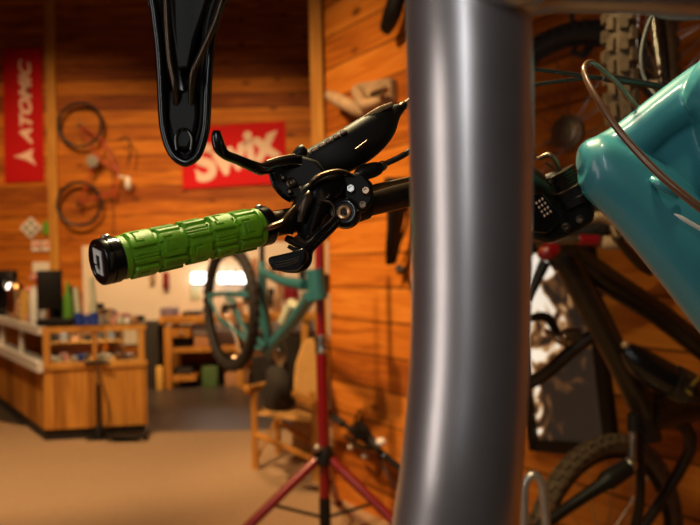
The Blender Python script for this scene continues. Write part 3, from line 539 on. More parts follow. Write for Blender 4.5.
lathe(b, c-dY*.06, dY, [(0, .012), (.002, .03), (.008, .03), (.01, .04), (.02, .04), (.022, .058), (.04, .058), (.042, .02), (.06, .02)], 32); obj('cassette', b, 'bronze', t)
hang('spare_wheel', 'pale knobby tire seen nearly edge on, upper right', 648, 84, 2.05, .37, .033, 60, 50, 'tire2', 24, .009)
hang('spare_wheel', 'thin tired wheel with fine spokes at top right corner', 735, 10, 2.5, .36, .022, -35, 0, 'tire', 28, .004)
# ------------------------------------------------------------------ dark mountain bike leaning at right
DB = 2.35
t = thing('mountain_bike', 'dark bronze mountain bike parked against the plank wall at right', 'bicycle', ground(620, 560))
b = NB(); pxt(b, [(558, 246, 2.3, 13), (590, 305, 2.33, 14), (620, 362, 2.36, 13), (646, 412, 2.4, 15)], n=5); pxt(b, [(566, 250, 2.32, 12), (610, 282, 2.36, 13), (660, 315, 2.4, 12), (720, 362, 2.44, 12)], n=5)
pxt(b, [(545, 236, 2.3, 13), (566, 262, 2.3, 15)], n=3); pxt(b, [(646, 412, 2.4, 20), (690, 402, 2.45, 20), (730, 395, 2.45, 15)], n=3); pxt(b, [(640, 400, 2.4, 13), (648, 440, 2.4, 14)], n=3)
obj('frame', b, 'darkbike', t)
b = NB(); pxt(b, [(640, 412, 2.38, 6), (639, 450, 2.38, 5), (640, 500, 2.38, 5), (628, 552, 2.42, 6)], n=4); pxt(b, [(670, 415, 2.45, 8), (690, 450, 2.5, 6), (626, 552, 2.56, 5)], n=4); obj('seat_stay', b, 'darkbike', t)
b = NB(); pxt(b, [(633, 428, 2.33, 4), (632, 462, 2.33, 4)], n=2); obj('shock_rod', b, 'steel', t)
b = NB(); pxt(b, [(634, 414, 2.33, 7), (634, 431, 2.33, 7)], n=2); obj('shock_collar', b, 'black', t)
b = NB(); ball(b, at(630, 465, 2.3), .022); obj('axle_bolt', b, 'steel', t)
b = NB(); pxt(b, [(628, 467, 2.3, 9), (608, 480, 2.28, 10), (600, 486, 2.27, 7), (570, 506, 2.25, 6), (545, 524, 2.22, 6), (520, 540, 2.2, 6)], n=4); obj('crank_arm', b, 'black', t)
b = NB(); pxt(b, [(626, 348, 2.28, 8), (640, 362, 2.28, 15), (665, 378, 2.28, 17), (690, 390, 2.28, 16), (706, 396, 2.28, 9)], n=4, flat=.9); obj('water_bottle', b, 'gloss', t)
b = NB(); pxt(b, [(672, 381, 2.276, 17.8), (688, 389, 2.276, 17.2)], n=3, flat=.9, seg=28); obj('bottle_print', b, 'yprint', t)
b = NB(); ball(b, at(625, 345, 2.24), .011); obj('bolt', b, 'gold', t)
b = NB(); pxt(b, [(548, 244, 2.2, 4), (566, 240, 2.2, 5), (600, 241, 2.2, 5), (646, 246, 2.2, 5)], n=4); bar_ = obj('handlebar', b, 'bronze', t)
b = NB(); pxt(b, [(579, 240, 2.19, 6), (598, 241, 2.19, 6)], n=3); obj('red_sleeve', b, 'redp', bar_)
b = NB(); pxt(b, [(602, 242, 2.19, 6), (608, 243, 2.19, 7), (622, 244, 2.19, 6), (636, 245, 2.19, 7), (644, 247, 2.19, 5)], n=3); obj('grip', b, 'drift', bar_)
b = NB(); pxt(b, [(540, 250, 2.18, 6), (545, 252, 2.18, 9), (553, 250, 2.18, 8), (558, 246, 2.18, 4)], n=4); obj('adjuster_knob', b, 'redp', t)
b = NB(); pxt(b, [(545, 262, 2.3, 6), (536, 282, 2.3, 5), (528, 300, 2.3, 4)], n=4); obj('brake_hose', b, 'black', t)
b = NB(); pxt(b, [(560, 340, 2.6, 4), (548, 318, 2.55, 5), (530, 318, 2.5, 4)], n=4); obj('brake_hose', b, 'black', t)
b = NB(); pxt(b, [(520, 388, 2.6, 7), (545, 374, 2.55, 7), (570, 352, 2.5, 7), (600, 330, 2.45, 7)], n=4); obj('fork_leg', b, 'darkbike', t)
b = NB(); pxt(b, [(545, 330, 2.5, 3), (556, 338, 2.5, 4), (566, 338, 2.5, 10), (580, 335, 2.5, 8)], n=4); ball(b, at(565, 337, 2.43), .014); obj('brake_caliper', b, 'bronze', t)
axc = at(608, 557, 2.5)
wheel(t, Matrix.Translation(axc) @ Matrix.Rotation(math.radians(35), 4, 'Z'), .375, .028, 24, 56, 'tire2', kh=.007)
wheel(t, Matrix.Translation(at(900, 560, 2.2)) @ Matrix.Rotation(math.radians(-10), 4, 'Z'), .375, .03, 24, 56, 'tire2', kh=.007)
# bits of other bikes between
t = thing('brake_rotor_bundle', 'pale alloy fork crown peeking out under the teal frame', 'fork', at(600, 232, 1.9))
b = NB(); pxt(b, [(583, 222, 1.9, 4), (600, 216, 1.9, 6), (618, 224, 1.9, 5), (634, 238, 1.9, 4)], n=4); pxt(b, [(606, 200, 1.9, 2), (611, 222, 1.9, 2.5), (616, 236, 1.9, 2)], n=3); obj('crown', b, 'gold', t)
b = NB(); pxt(b, [(560, 168, 1.9, 3), (600, 216, 1.9, 4)], n=3); obj('steerer', b, 'satin', t)
b = NB(); pxt(b, [(616, 236, 1.9, 5), (650, 270, 2.0, 6), (680, 250, 2.05, 6)], n=4); obj('leg', b, 'darkbike', t)
t = thing('floor_rack', 'grey bent tube bicycle floor rack at the lower right', 'rack', ground(530, 640))
fy = 2.0; b = NB(); pxt(b, [(524, 700, fy, 4.6), (524, 600, fy, 4.6), (524, 500, fy, 4.6), (526, 482, fy, 4.6), (533, 475, fy, 4.6), (541, 482, fy, 4.6), (544, 500, fy, 4.6), (552, 600, fy, 4.6), (556, 700, fy, 4.6)], n=6); obj('hoop', b, 'alu', t)
g0 = at(540, 872, fy); b = NB(); box(b, V((at(540, 700, fy).x, fy, .02)), (.5, .06, .04)); tube(b, [V((at(524, 700, fy).x, fy, .02)), at(524, 690, fy)], .0115, 8); tube(b, [V((at(557, 700, fy).x, fy, .02)), at(556, 690, fy)], .0115, 8); obj('foot_bar', b, 'alu', t)
# ------------------------------------------------------------------ FOREGROUND: grip
def dline(px): return 1/(1.764-.001463*(px-100))
G0 = at(99, 262.5, dline(99)); G1 = at(262, 226.5, dline(262)); gd, gu, gv = axes(G1-G0, UP); GL = (G1-G0).length
bike = thing('mountain_bike', 'nearby teal mountain bike with green grip, black stem and hoses', 'bicycle', at(600, 230, .86))
b = NB(); lathe(b, G0, gd, [(0, .0125), (-.0006, .0132), (-.0006, .0158), (.0, .0165), (.0012, .0168), (.0045, .0168), (.0049, .0160), (.0058, .0160), (.0062, .0169), (.0118, .0169), (.0125, .0161), (.0138, .0160)], 64); cap = obj('lock_ring', b, 'gloss', bike)
# logo on the end cap: C-like block mark
fr_ = gv*1.0; b = NB(); cc = G0-gd*.0005+gu*.0006
ux = (RX-gd*RX.dot(gd)).normalized(); uz = gd.cross(ux); uz = uz if uz.dot(UP) > 0 else -uz
def lg(pts, s=.00165): prism(b, [cc+ux*(x*s)+uz*(y*s) for x, y in pts], gd*.0006)
lg([(-4, 5.5), (4, 5.5), (4, -5.5), (1, -5.5), (1, -3.5), (1.9, -3.5), (1.9, 3), (-1.6, 3), (-1.6, -1.5), (-4, -1.5)]); lg([(-3.6, -2.4), (-1.4, -2.4), (-1.4, -3.4), (.3, -3.4), (.3, -5.5), (-2, -5.5)])
obj('logo', b, 'whitep', cap, False)
b = NB(); p = G0+gd*.0085+gu*.0165; lathe(b, p, gu, [(0, .003), (.0016, .003), (.0022, .0022)], 12); obj('clamp_bolt', b, 'steel', cap)
# grip body with raised pads
NU, NT = 460, 300; u0, u1 = .0136, GL-.004; b = NB(); Rb = .0144
def sst(a, c, x): x = max(0, min(1, (x-a)/(c-a))); return x*x*(3-2*x)
cell_u = (u1-u0-.010)/5
def hfun(u, th):
    uu = u-u0-.005
    if uu < 0 or uu > cell_u*5: return .0013*sst(0, .001, min(u-u0, u1-u)) + .0002
    zig = .0011*(1 if math.sin(th*7+1) > .1 else -1) if True else 0
    ci = int(max(0, min(4, (uu+zig)//cell_u))); lu = (uu+zig*(1 if 0 < ci else .3))-ci*cell_u
    k = 3; sec = 2*math.pi/k; ph = th+(.5*sec if ci % 2 else 0)+ci*.35
    s = (ph/sec) % 1; pad = int(ph//sec); arc = .0165*sec
    # each sector: one wide pad (68%) and one narrow ridge
    best = 0
    for s0, s1, hh in ((.02, .60, .0029), (.64, .97, .0022)):
        du = min(lu-.0012, cell_u-.0012-lu); ds_ = min(s-s0, s1-s)*arc
        cr_ = .003; a = min(du, ds_)
        if du < cr_ and ds_ < cr_: a = cr_-math.hypot(cr_-du, cr_-ds_)
        h = hh*sst(-.0002, .0012, a)
        if h > 0 and hh > .0025:   # groove inside the wide pad
            g_ = abs(a-.0048); h -= .0011*(1-sst(.0003, .0010, g_))*(1 if lu < cell_u*.55 else 0)
        if h > 0 and hh < .0025: h -= .0007*(1-sst(.0004, .0010, abs(ds_-.0045)))
        best = max(best, h)
    return best
rg = []
for i in range(NU+1):
    u = u0+(u1-u0)*i/NU; row = []
    for j in range(NT):
        th = 2*math.pi*j/NT; r = Rb+hfun(u, th); row.append(b.verts.new(G0+gd*u+(gu*math.cos(th)+gv*math.sin(th))*r))
    rg.append(row)
for i in range(NU):
    for j in range(NT): b.faces.new((rg[i][j], rg[i][(j+1) % NT], rg[i+1][(j+1) % NT], rg[i+1][j]))
o = obj('grip', b, 'grn', bike); o['label'] = 'bright green rubber grip with raised pads'
b = NB(); lathe(b, G0+gd*(GL-.0045), gd, [(0, .0150), (.0012, .0162), (.009, .0162), (.0105, .0150), (.011, .0112)], 48); cp = obj('inner_lock_ring', b, 'gloss', bike)
b = NB(); lathe(b, G0+gd*GL+gu*.0155, gu, [(0, .0028), (.0018, .0028), (.0024, .002)], 12); obj('clamp_bolt', b, 'steel', cp)
# handlebar
b = NB(); e1 = at(410, 193, .755); e2 = at(470, 176, .80); e3 = at(520, 178, .84); e4 = at(556, 205, .87); e5 = at(570, 212, .96)
tube(b, [G0+gd*.03, G1-gd*.002, at(330, 212.5, .695), e1, e2, e3, e4, e5], [.0108, .0108, .0110, .0128, .0145, .0158, .0158, .0158], 24, smooth=8); obj('handlebar', b, 'satin', bike)
# brake lever
b = NB(); pxt(b, [(217, 131, .615, 3.6), (217, 137, .615, 5.4), (220, 148, .617, 6.2), (226, 155, .62, 5), (238, 160, .63, 5), (252, 166, .64, 5.6), (262, 169, .65, 6.0), (276, 165, .665, 5.6), (292, 162, .68, 6.4), (306, 163, .69, 8)], n=6, seg=20, flat=1.15, rnd=1.2)
ml = obj('brake_lever', b, 'gloss', bike)
b = NB(); pxt(b, [(266, 161.8, .6575, 1.5), (280, 158.5, .669, 2.4), (294, 156, .68, 2.2)], n=4, flat=1.6); obj('lever_edge_highlight', b, 'bronze', ml)  # bronze strip: warm rim light on the lever put in as metal
# master cylinder
b = NB(); pxt(b, [(286, 181, .70, 9), (300, 172.5, .702, 16), (320, 163, .706, 18), (345, 151.5, .71, 20.5), (366, 138, .716, 20), (380, 126, .72, 17), (389, 117, .725, 11.5), (395, 112, .728, 7.5), (401, 108, .73, 4.6)], n=6, seg=24, flat=.8, rnd=.8); mc = obj('master_cylinder', b, 'black', bike)
b = NB()
for k in range(7):
    px = 298+k*7.2; py = 161-k*4.4; pxt(b, [(px, py, .700, 2.7), (px+5.2, py-3.1, .7, 2.7)], n=2, flat=2.6, rnd=2)
obj('ribbed_cover', b, 'bronze', mc, bevel=.0003)
b = NB(); pxt(b, [(364, 119.5, .714, 3.0), (378, 111.5, .718, 3.6), (391, 105.2, .722, 2.6)], n=4, flat=2.2, rnd=1); obj('top_highlight_strip', b, 'gold', mc)  # beige strip painted in for the highlight along the cylinder top
b = NB(); pxt(b, [(356, 151, .690, 2.8), (368, 142, .696, 2.8)], n=3, flat=.6); obj('bleed_port', b, 'satin', mc)
b = NB(); pxt(b, [(296, 158, .69, 6), (302, 150.5, .69, 6.4), (305, 147.5, .69, 4)], n=3, flat=1.1, seg=18); obj('reach_knob', b, 'black', mc)
b = NB(); pxt(b, [(397, 110.5, .729, 4.2), (403, 106, .732, 4.4), (406, 104, .734, 3)], n=3); obj('hose_nut', b, 'satin', mc)
# lever pivot block, bolts
b = NB(); prism(b, [at(x, y, .69) for x, y in ((275, 166), (300, 156), (318, 162), (330, 178), (322, 192), (300, 200), (288, 202), (278, 190), (270, 178))], (0, .022, 0)); obj('lever_pivot', b, 'black', mc, bevel=.003)
for x, y, r_ in ((292, 183, 5), (283, 178, 3.4), (301, 188, 3.2), (290, 192, 3)):
    b = NB(); lathe(b, at(x, y, .677), V((-.1, -1, .1)), [(0, r_*.00085), (.003, r_*.00085), (.0036, r_*.0006), (.0030, r_*.0004)], 18); obj('pivot_bolt', b, 'satin', mc)
b = NB(); pxt(b, [(270, 172, .672, 2.2), (275, 186, .672, 2.4), (283, 196, .675, 2.2), (290, 201, .68, 1.6)], n=5); obj('reach_spring', b, 'gloss', mc)
# hinge clamp around the bar
hb = at(352, 206, .712); bd = (at(360, 204, .716)-at(345, 209, .708)).normalized()
b = NB(); lathe(b, hb-bd*.014, bd, [(0, .0145), (.001, .0158), (.026, .0158), (.027, .0145)], 30); cl = obj('bar_clamp', b, 'black', bike)
b = NB(); prism(b, [at(x, y, .69) for x, y in ((340, 176), (362, 172), (372, 184), (374, 200), (366, 212), (352, 214), (344, 200))], (0, .014, 0)); obj('clamp_body', b, 'black', cl, bevel=.003)
for x, y, r_, m_ in ((351, 189, 4.6, 'steel'), (366, 191, 4.0, 'bronze'), (363, 205, 4.0, 'satin')):
    b = NB(); lathe(b, at(x, y, .681), V((-.15, -1, .15)), [(0, r_*.00085), (.002, r_*.00085), (.0028, r_*.0007), (.0028, r_*.00042), (.0012, r_*.0004)], 6 if r_ > 4.3 else 18); obj('clamp_bolt', b, m_, cl)
# shifter pod
b = NB(); pxt(b, [(306, 240, .672, 8), (309, 222, .674, 13), (314, 206, .677, 17), (323, 193, .68, 17), (335, 186, .685, 13), (346, 182, .69, 8)], n=6, seg=24, flat=.75, rnd=.7); sh = obj('shifter_body', b, 'gloss', bike)
b = NB(); pxt(b, [(309, 187, .664, 1.4), (314, 180, .664, 2.6), (324, 174.5, .667, 2.6), (336, 171.5, .672, 2.4), (347, 173, .68, 1.8), (354, 177, .685, 1)], n=6, flat=3.2); obj('top_edge_highlight', b, 'bronze', sh)  # bright arch drawn in for the highlight on top of the pod
b = NB(); pxt(b, [(300, 222, .655, 3), (304, 206, .655, 5.4), (309, 196, .657, 5), (311, 191, .66, 2.5)], n=5, flat=.35); obj('window', b, 'satin', sh)
b = NB(); pxt(b, [(289, 234, .662, 4), (292, 220, .662, 6), (299, 204, .664, 6), (306, 190, .667, 5), (312, 184, .67, 2)], n=6, flat=.8); obj('side_cover', b, 'black', sh)
b = NB(); c = at(344, 212, .665); dd = V((-.18, -1, .12)).normalized(); lathe(b, c-dd*.012, dd, [(0, .0125), (.006, .0135), (.011, .0125), (.0125, .0105), (.0125, .0085), (.0105, .0078)], 40); obj('pivot_housing', b, 'gloss', sh)
b = NB(); lathe(b, c-dd*.002, dd, [(0, .0066), (.0022, .0066), (.0030, .0056), (.0026, .0036), (.0024, .0030), (.0006, .0020)], 32); obj('pivot_bolt', b, 'copper', sh)
b = NB(); lathe(b, c-dd*.0004, dd, [(0, .0021), (.0016, .0021)], 6); obj('hex_socket', b, 'black', sh)
b = NB(); pxt(b, [(338, 220, .662, 5), (328, 230, .658, 5.4), (318, 240, .652, 5), (309, 250, .646, 5), (306, 262, .640, 5.4), (298, 268, .636, 5), (284, 269, .630, 3.5)], n=6, flat=.9, rnd=.6); obj('lever_arm', b, 'gloss', sh)
b = NB(); prism(b, [at(x, y, .632) for x, y in ((269, 261), (270, 257), (280, 255), (292, 252), (303, 248.5), (307, 250), (308, 258), (304, 266), (298, 271.5), (286, 272), (274, 270))], (.002, .008, 0)); th_ = obj('thumb_paddle', b, 'gloss', sh, bevel=.0022)
b = NB()
for k in range(3): pxt(b, [(275, 262.5+k*2.6, .6268, .55), (286, 261+k*2.4, .627, .7), (299, 257+k*2.2, .627, .55)], n=4)
pxt(b, [(272, 269.5, .6262, .6), (286, 271, .6262, .8), (297, 270, .6265, .8), (303, 265, .627, .6)], n=5); obj('paddle_ridge', b, 'satin', th_)
b = NB(); pxt(b, [(265, 229, .63, 2.2), (273, 226, .634, 3.2), (282, 222, .64, 3), (289, 214, .645, 2.8), (294, 208, .652, 2.4)], n=6, flat=1.8); obj('release_lever', b, 'bronze', sh)
b = NB(); pxt(b, [(296, 236, .66, 5), (306, 244, .662, 6), (318, 236, .664, 6), (330, 224, .668, 6)], n=5); obj('lower_link', b, 'satin', sh)
b = NB(); pxt(b, [(286, 238, .664, 3.5), (297, 243, .662, 4.4), (305, 247, .66, 3.6)], n=4); pxt(b, [(288, 246, .66, 2), (296, 250, .66, 2.4), (304, 250, .656, 2)], n=4); obj('ratchet_arm', b, 'black', sh)
b = NB(); pxt(b, [(320, 200, .652, 1.3), (332, 204, .652, 1.6), (334, 216, .652, 1.6), (322, 228, .65, 1.3)], n=6, flat=1.5); obj('seam_rib', b, 'satin', sh)
b = NB(); pxt(b, [(356, 178, .7, 4), (361, 173.5, .702, 7), (369, 171, .705, 8), (377, 168.5, .708, 7), (382, 166, .71, 4)], n=5, seg=20); ad = obj('barrel_adjuster', b, 'black', bike)
b = NB(); pxt(b, [(380.5, 167, .7095, 5), (383, 165.5, .711, 5.2), (385, 164.5, .712, 4)], n=2); obj('ferrule', b, 'bronze', ad)
b = NB(); pxt(b, [(396, 196, .735, 3)]*1+[(366, 190.5, .702, 2.4), (380, 186, .712, 3.6), (396, 182, .725, 3.6), (412, 178.5, .735, 3)], n=2, flat=1.3) if False else pxt(b, [(366, 191, .700, 2.2), (373, 188, .706, 3.4), (392, 183, .72, 2.8), (412, 178.5, .735, 2.6)], n=3, flat=1.4)
obj('bar_highlight', b, 'bronze', bike)  # bronze strip along the bar's top edge, imitating its highlight
# hoses passing behind the silver tube to the frame
def hose(L, m='hose', nm='hose', n=8, **k): b = NB(); pxt(b, L, n=n, seg=12); return obj(nm, b, m, bike)
hose([(403, 105, .733, 2.3), (415, 97, .74, 2.3), (450, 76, .76, 2.3), (500, 67, .79, 2.3), (540, 70, .82, 2.2), (590, 76.5, .84, 2.1), (640, 83, .86, 2.1), (700, 94, .88, 2.1)])
hose([(383, 165, .711, 3), (410, 151, .72, 3), (450, 120, .75, 2.8), (500, 92, .79, 2.4), (540, 84, .82, 2), (580, 79, .84, 2), (600, 78.5, .85, 2)])
hose([(603, 77, .84, 4), (612, 78.5, .842, 4.6), (640, 83, .85, 3.6), (662, 87, .86, 3)], 'hose', 'hose_sleeve', 4)
hose([(648, 122, .84, 2.6), (636, 106, .82, 2.7), (618, 84, .80, 2.8), (604, 71, .78, 2.9), (592, 62.5, .765, 3), (585, 66, .755, 3.1), (586, 78, .745, 3.3), (598, 100, .73, 3.4), (620, 132, .715, 3.7), (655, 170, .70, 4), (690, 200, .69, 4.2), (740, 238, .68, 4.4)], 'brownhose', 'looped_cable', 8)
hose([(656, 8, .98, 1.8), (648, 26, .97, 2.2), (642.5, 46, .96, 2.4), (641.5, 64, .95, 2.4), (646, 82, .94, 2.2), (656, 96, .92, 2)], 'foot', 'cable', 6)
# stem, spacers
sa_ = V((.48, 0, -.87)); 
hx = (at(640, 262, .87)-at(556, 160, .865)).normalized()   # steering axis in space
hc = at(585, 197, .86)
b = NB(); prism(b, [at(x, y, .865) for x, y in ((528, 186), (548, 172), (575, 176), (592, 196), (590, 222), (566, 236), (545, 244), (528, 238))], (0, .04, 0)); stm = obj('stem', b, 'black', bike, bevel=.006)
b = NB(); prism(b, [at(x, y, .842) for x, y in ((528, 196), (540, 190), (560, 216), (556, 226), (545, 234), (532, 232))], (0, .012, 0)); fp = obj('faceplate', b, 'gloss', stm, bevel=.002)
fxv = (at(549, 219.5, .83)-at(537, 201, .83)).normalized(); fy_ = (UP+RX*.0); fyv = (V((0, -1, 0))).cross(fxv).normalized()
text('8888', .0135, 'lett', m4(at(541.5, 209, .833), fxv, fyv, V((0, -1, 0))), fp, offset=.0002, ext=.0003, sx=.62) if False else None
b = NB()
for r_ in range(3):
    for k in range(4):
        x = 536.4+r_*3.0+k*2.7; y = 203+k*4.2-r_*2.1; w_ = 1.25
        prism(b, [at(x+dx, y+dy, .8345) for dx, dy in ((-w_, -.2), (0, -w_*1.2), (w_, .3), (0, w_*1.3))], (0, .0006, 0))
obj('lettering', b, 'lettd', fp, False)
for x, y in ((548, 182), (566, 228), (580, 220)):
    b = NB(); lathe(b, at(x, y, .842), V((-.2, -1, .2)), [(0, .0045), (.004, .0045), (.0045, .0025), (.002, .002)], 16); obj('stem_bolt', b, 'satin', stm)
axs = (at(580, 205, .852)-at(562, 172, .85)).normalized(); s0 = at(560, 171, .852)
b = NB(); pr = []
for k in range(6): pr += [(k*.0032, .0138), (k*.0032+.0006, .0162), (k*.0032+.0018, .0162), (k*.0032+.0024, .0138)]
lathe(b, s0, axs, pr, 48); obj('ribbed_ring', b, 'satin', bike)
b = NB(); lathe(b, s0+axs*.0185, axs, [(0, .018), (.0006, .0215), (.0026, .0215), (.003, .0202), (.012, .0202), (.0126, .0208), (.020, .0208), (.021, .019)], 48); obj('headset_cup', b, 'black', bike)
b = NB(); lathe(b, s0+axs*.0188, axs, [(0, .0212), (.0003, .0219), (.0012, .0219), (.0015, .0212)], 48); obj('spacer_edge', b, 'bronze', bike)
b = NB(); pxt(b, [(538, 159, .86, 2.2), (549, 155, .855, 3), (556, 162, .855, 3.2), (560, 172, .857, 2.5)], n=5); pxt(b, [(545, 162, .86, 1.5), (555, 170, .86, 1.5), (560, 178, .86, 2)], n=4); obj('far_shifter_lever', b, 'bronze', bike)
# teal frame: union of swollen tubes, voxel remeshed
b = NB()
def tp(L, flat=1.0, rnd=.0): pxt(b, L, flat=flat, n=6, seg=32, rnd=rnd)
tp([(578, 160, .80, 10), (587, 161, .80, 25), (605, 169, .80, 33.5), (647, 203, .80, 39), (697, 260, .80, 42), (757, 332, .81, 45), (847, 438, .83, 48)], .9)
tp([(598, 160, .80, 22), (630, 143, .80, 23.5), (660, 119, .80, 23), (700, 92, .80, 26), (740, 70, .80, 30)], .85)
tp([(698, 66, .770, 22), (723, 77, .765, 54), (780, 84, .78, 66), (860, 60, .82, 64)], .9)
tp([(725, 90, .775, 36), (742, 140, .78, 40), (775, 200, .79, 45)], .8)
tp([(730, 110, .80, 45), (760, 170, .81, 55), (800, 240, .82, 50)], .7)
prism(b, [at(x, y, .81) for x, y in ((630, 165), (690, 105), (780, 110), (840, 400), (720, 280), (660, 205))], (0, .035, 0))
tf = obj('frame', b, 'teal', bike)
m_ = tf.modifiers.new('remesh', 'REMESH'); m_.mode = 'VOXEL'; m_.voxel_size = .0016; m_.use_smooth_shade = True
m_ = tf.modifiers.new('smooth', 'SMOOTH'); m_.factor = .6; m_.iterations = 9
b = NB(); pxt(b, [(578, 176, .80, 2), (577, 165, .80, 2.6), (586, 155, .795, 2), (600, 147, .79, 1)], n=5, flat=3) if False else pxt(b, [(652, 178, .764, 3), (658, 183, .758, 5), (668, 190, .757, 4), (678, 197, .762, 2)], n=5, flat=.8)
obj('cable_port', b, 'teal', bike)
b = NB(); pxt(b, [(674, 214, .7535, .6), (682, 218, .7525, 2.0), (692, 224, .7525, 2.2), (706, 232, .753, 2)], n=5, flat=.4); obj('frame_highlight', b, 'whitep', bike)  # white sliver laid on as the thin highlight of the tube
# ------------------------------------------------------------------ saddle hanging at the top
SD = .74; t = thing('bicycle_saddle', 'black bicycle saddle seen from below, hanging nose down at top', 'saddle', at(184, 163, SD))
prof = [(-40, 128, 268), (-20, 138, 245), (0, 149, 226), (25, 153, 217), (50, 156, 213.5), (80, 158, 211), (105, 159, 210), (130, 161, 208.5), (148, 166, 204), (158, 172, 199), (163.5, 180, 191)]
b = NB(); rows = []
ns = 28
for y, xl, xr in prof:
    row = []
    cx, hw = (xl+xr)/2, (xr-xl)/2
    for k in range(ns+1):
        s = -1+2*k/ns; dep = .026*(1-abs(s)**3)   # shell domes away from the viewer (seat side), rim toward viewer
        row.append(b.verts.new(at(cx+s*hw, y, SD+dep+ (0 if y < 150 else 0))))
    rows.append(row)
for a, c in zip(rows, rows[1:]):
    for k in range(ns): b.faces.new((a[k], a[k+1], c[k+1], c[k]))
shell = obj('shell', b, 'gloss', t); m_ = shell.modifiers.new('thick', 'SOLIDIFY'); m_.thickness = .004; m_.offset = 0
m_ = shell.modifiers.new('sub', 'SUBSURF'); m_.levels = 1; m_.render_levels = 1
rim = [(xl, y) for y, xl, xr in prof]+[(xr, y) for y, xl, xr in prof[::-1]]
b = NB(); tube(b, [at(x+(3 if x < 185 else -3), y-1.5, SD-.001) for x, y in rim], .0042, 12, smooth=5); obj('rim_edge', b, 'gloss', t)
b = NB(); tube(b, [at(x+(8 if x < 185 else -8), y-6, SD+.006) for x, y in rim], .0028, 10, smooth=5); obj('inner_rib', b, 'black', t)
for L in ([(166, -20), (167, 20), (170, 60), (175, 85), (176.5, 104)], [(228, -20), (216, 20), (202, 52), (193, 74), (191.5, 104)]):
    b = NB(); tube(b, [at(x, y, SD-.012+(.012 if y > 90 else 0)) for x, y in L], .0034, 12, smooth=6); obj('rail', b, 'satin', t)
b = NB(); prism(b, [at(x, y, SD+.004) for x, y in ((170, 92), (176, 88), (184, 92), (192, 88), (198, 94), (199, 118), (195, 140), (190, 150), (178, 150), (174, 140), (169, 118))], (0, .012, 0)); sk = obj('nose_socket', b, 'black', t, bevel=.003)
b = NB(); tube(b, [at(x, y, SD-.003) for x, y in ((177, 150), (176, 138), (180, 130), (187, 130), (192, 138), (191, 150))], .0016, 8, smooth=5); obj('socket_rib', b, 'gloss', sk)
b = NB(); prism(b, [at(x, y, SD+.006) for x, y in ((168, -20), (215, -20), (206, 10), (196, 40), (190, 70), (178, 70), (172, 30))], (0, .008, 0)); obj('center_web', b, 'black', t, bevel=.003)
b = NB(); tube(b, [at(196, -30, SD-.01), at(200, -120, SD), at(205, -260, SD+.02)], .0136, 16); obj('seat_post', b, 'satin', t)
# ------------------------------------------------------------------ near silver frame tube
t = thing('silver_bicycle_frame', 'blurred raw silver frame tube standing closest to the camera', 'bicycle frame', at(468, 262, .40))
b = NB(); pxt(b, [(467, -190, .405, 60), (467, -90, .40, 60.5), (467.5, 0, .395, 62), (470, 80, .39, 62.5), (471, 180, .39, 61), (471, 280, .39, 59.5), (469, 370, .39, 59.5), (462, 460, .39, 60.5), (454, 525, .395, 61.5), (440, 620, .40, 62)], n=6, seg=64); obj('down_tube', b, 'alu', t)
b = NB(); pxt(b, [(490, -14, .375, 30), (520, -14, .38, 30), (560, -14, .39, 26), (640, -9, .40, 22), (700, -12, .42, 30), (820, -40, .45, 36)], n=6, seg=40); obj('top_tube', b, 'alu', t)
b = NB(); pxt(b, [(455, -60, .36, 30), (500, -22, .365, 30), (540, -20, .37, 22)], n=6, seg=32); obj('weld_gusset', b, 'alu', t)
# ------------------------------------------------------------------ lights of the shop, and unseen lamps added for near bike and tube
def spot(loc, tgt, e, size, col=(1, .72, .42), blend=.6, r=.12):
    l = bpy.data.lights.new('ceiling_spot', 'SPOT'); l.energy = e; l.spot_size = math.radians(size); l.spot_blend = blend; l.color = col; l.shadow_soft_size = r
    o = bpy.data.objects.new('ceiling_spot', l); C.objects.link(o); o.location = loc; o.rotation_euler = (V(tgt)-V(loc)).to_track_quat('-Z', 'Y').to_euler(); return o
def area(loc, tgt, e, sx, sy, col=(1, .72, .42)):
    l = bpy.data.lights.new('area_light', 'AREA'); l.shape = 'RECTANGLE'; l.size = sx; l.size_y = sy; l.energy = e; l.color = col
    o = bpy.data.objects.new('area_light', l); C.objects.link(o); o.location = loc; o.rotation_euler = (V(tgt)-V(loc)).to_track_quat('-Z', 'Y').to_euler(); return o
WARM = (1, .60, .27)
spot((-3.6, 6.6, 5.0), (-3.7, 10.6, 1.6), 800, 66, WARM, 1.0)
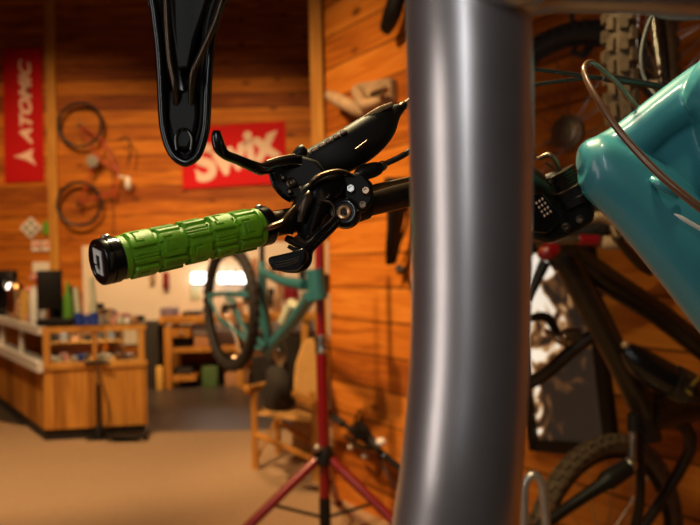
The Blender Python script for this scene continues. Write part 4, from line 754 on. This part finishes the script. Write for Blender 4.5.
spot((-1.2, 6.8, 5.0), (-1.5, 10.6, 1.5), 800, 66, WARM, 1.0)
spot((-2.8, 4.6, 5.0), (-2.5, 6.9, 0.3), 850, 60, (1, .66, .34))
spot((-1.2, 8.6, 4.6), (-1.6, 10.4, 1.0), 200, 60, (1, .78, .55))
spot((-2.4, 2.4, 4.8), (-.1, 4.9, 1.6), 1150, 42, (1, .64, .30), 1.0)
spot((-1.6, 2.2, 4.8), (-1.2, 4.8, 0), 520, 60, (1, .66, .36))
area((-.15, 1.15, 2.7), (-.05, .68, 1.55), 40, .2, .2, (1, .80, .42))
spot((.0, .35, 3.2), (.31, .8, 1.66), 45, 22, (1, .84, .55), .8, .08)  # no ceiling lamp: unseen spot added for the warm highlight on the teal nose
area((-1.9, -.5, 1.6), (0, .6, 1.5), 10, .6, 1.6, (1, .91, .84))  # unseen soft fill added for the silver tube and end cap
area((-.42, -1.2, 2.3), (.1, .5, 1.6), 6.5, .05, 1.3, (.95, .98, 1.0))  # unseen narrow strip added for the highlight line on the silver tube
q_ = (P0+P1)/2+LD*.25; area((q_.x, q_.y, zt-.03), (q_.x, q_.y, .5), 2.5, .7, .05, (1, .8, .55))
w = bpy.data.worlds.new('world'); bpy.context.scene.world = w; w.use_nodes = True
w.node_tree.nodes['Background'].inputs[0].default_value = (.9, .62, .42, 1); w.node_tree.nodes['Background'].inputs[1].default_value = .02
# ------------------------------------------------------------------ camera
cd = bpy.data.cameras.new('camera'); cam = bpy.data.objects.new('camera', cd); C.objects.link(cam)
cd.sensor_width = 36; cd.lens = F/700*36; cd.clip_start = .02
cam.matrix_world = Matrix((RX, UP, V((0, -1, 0)))).transposed().to_4x4(); cam.location = CAM
cd.dof.use_dof = True; cd.dof.focus_distance = .66; cd.dof.aperture_fstop = 7.8; cd.dof.aperture_blades = 0
sc = bpy.context.scene; sc.camera = cam
sc.view_settings.view_transform = 'Standard'; sc.view_settings.look = 'None'; sc.view_settings.exposure = 0; sc.view_settings.gamma = 1
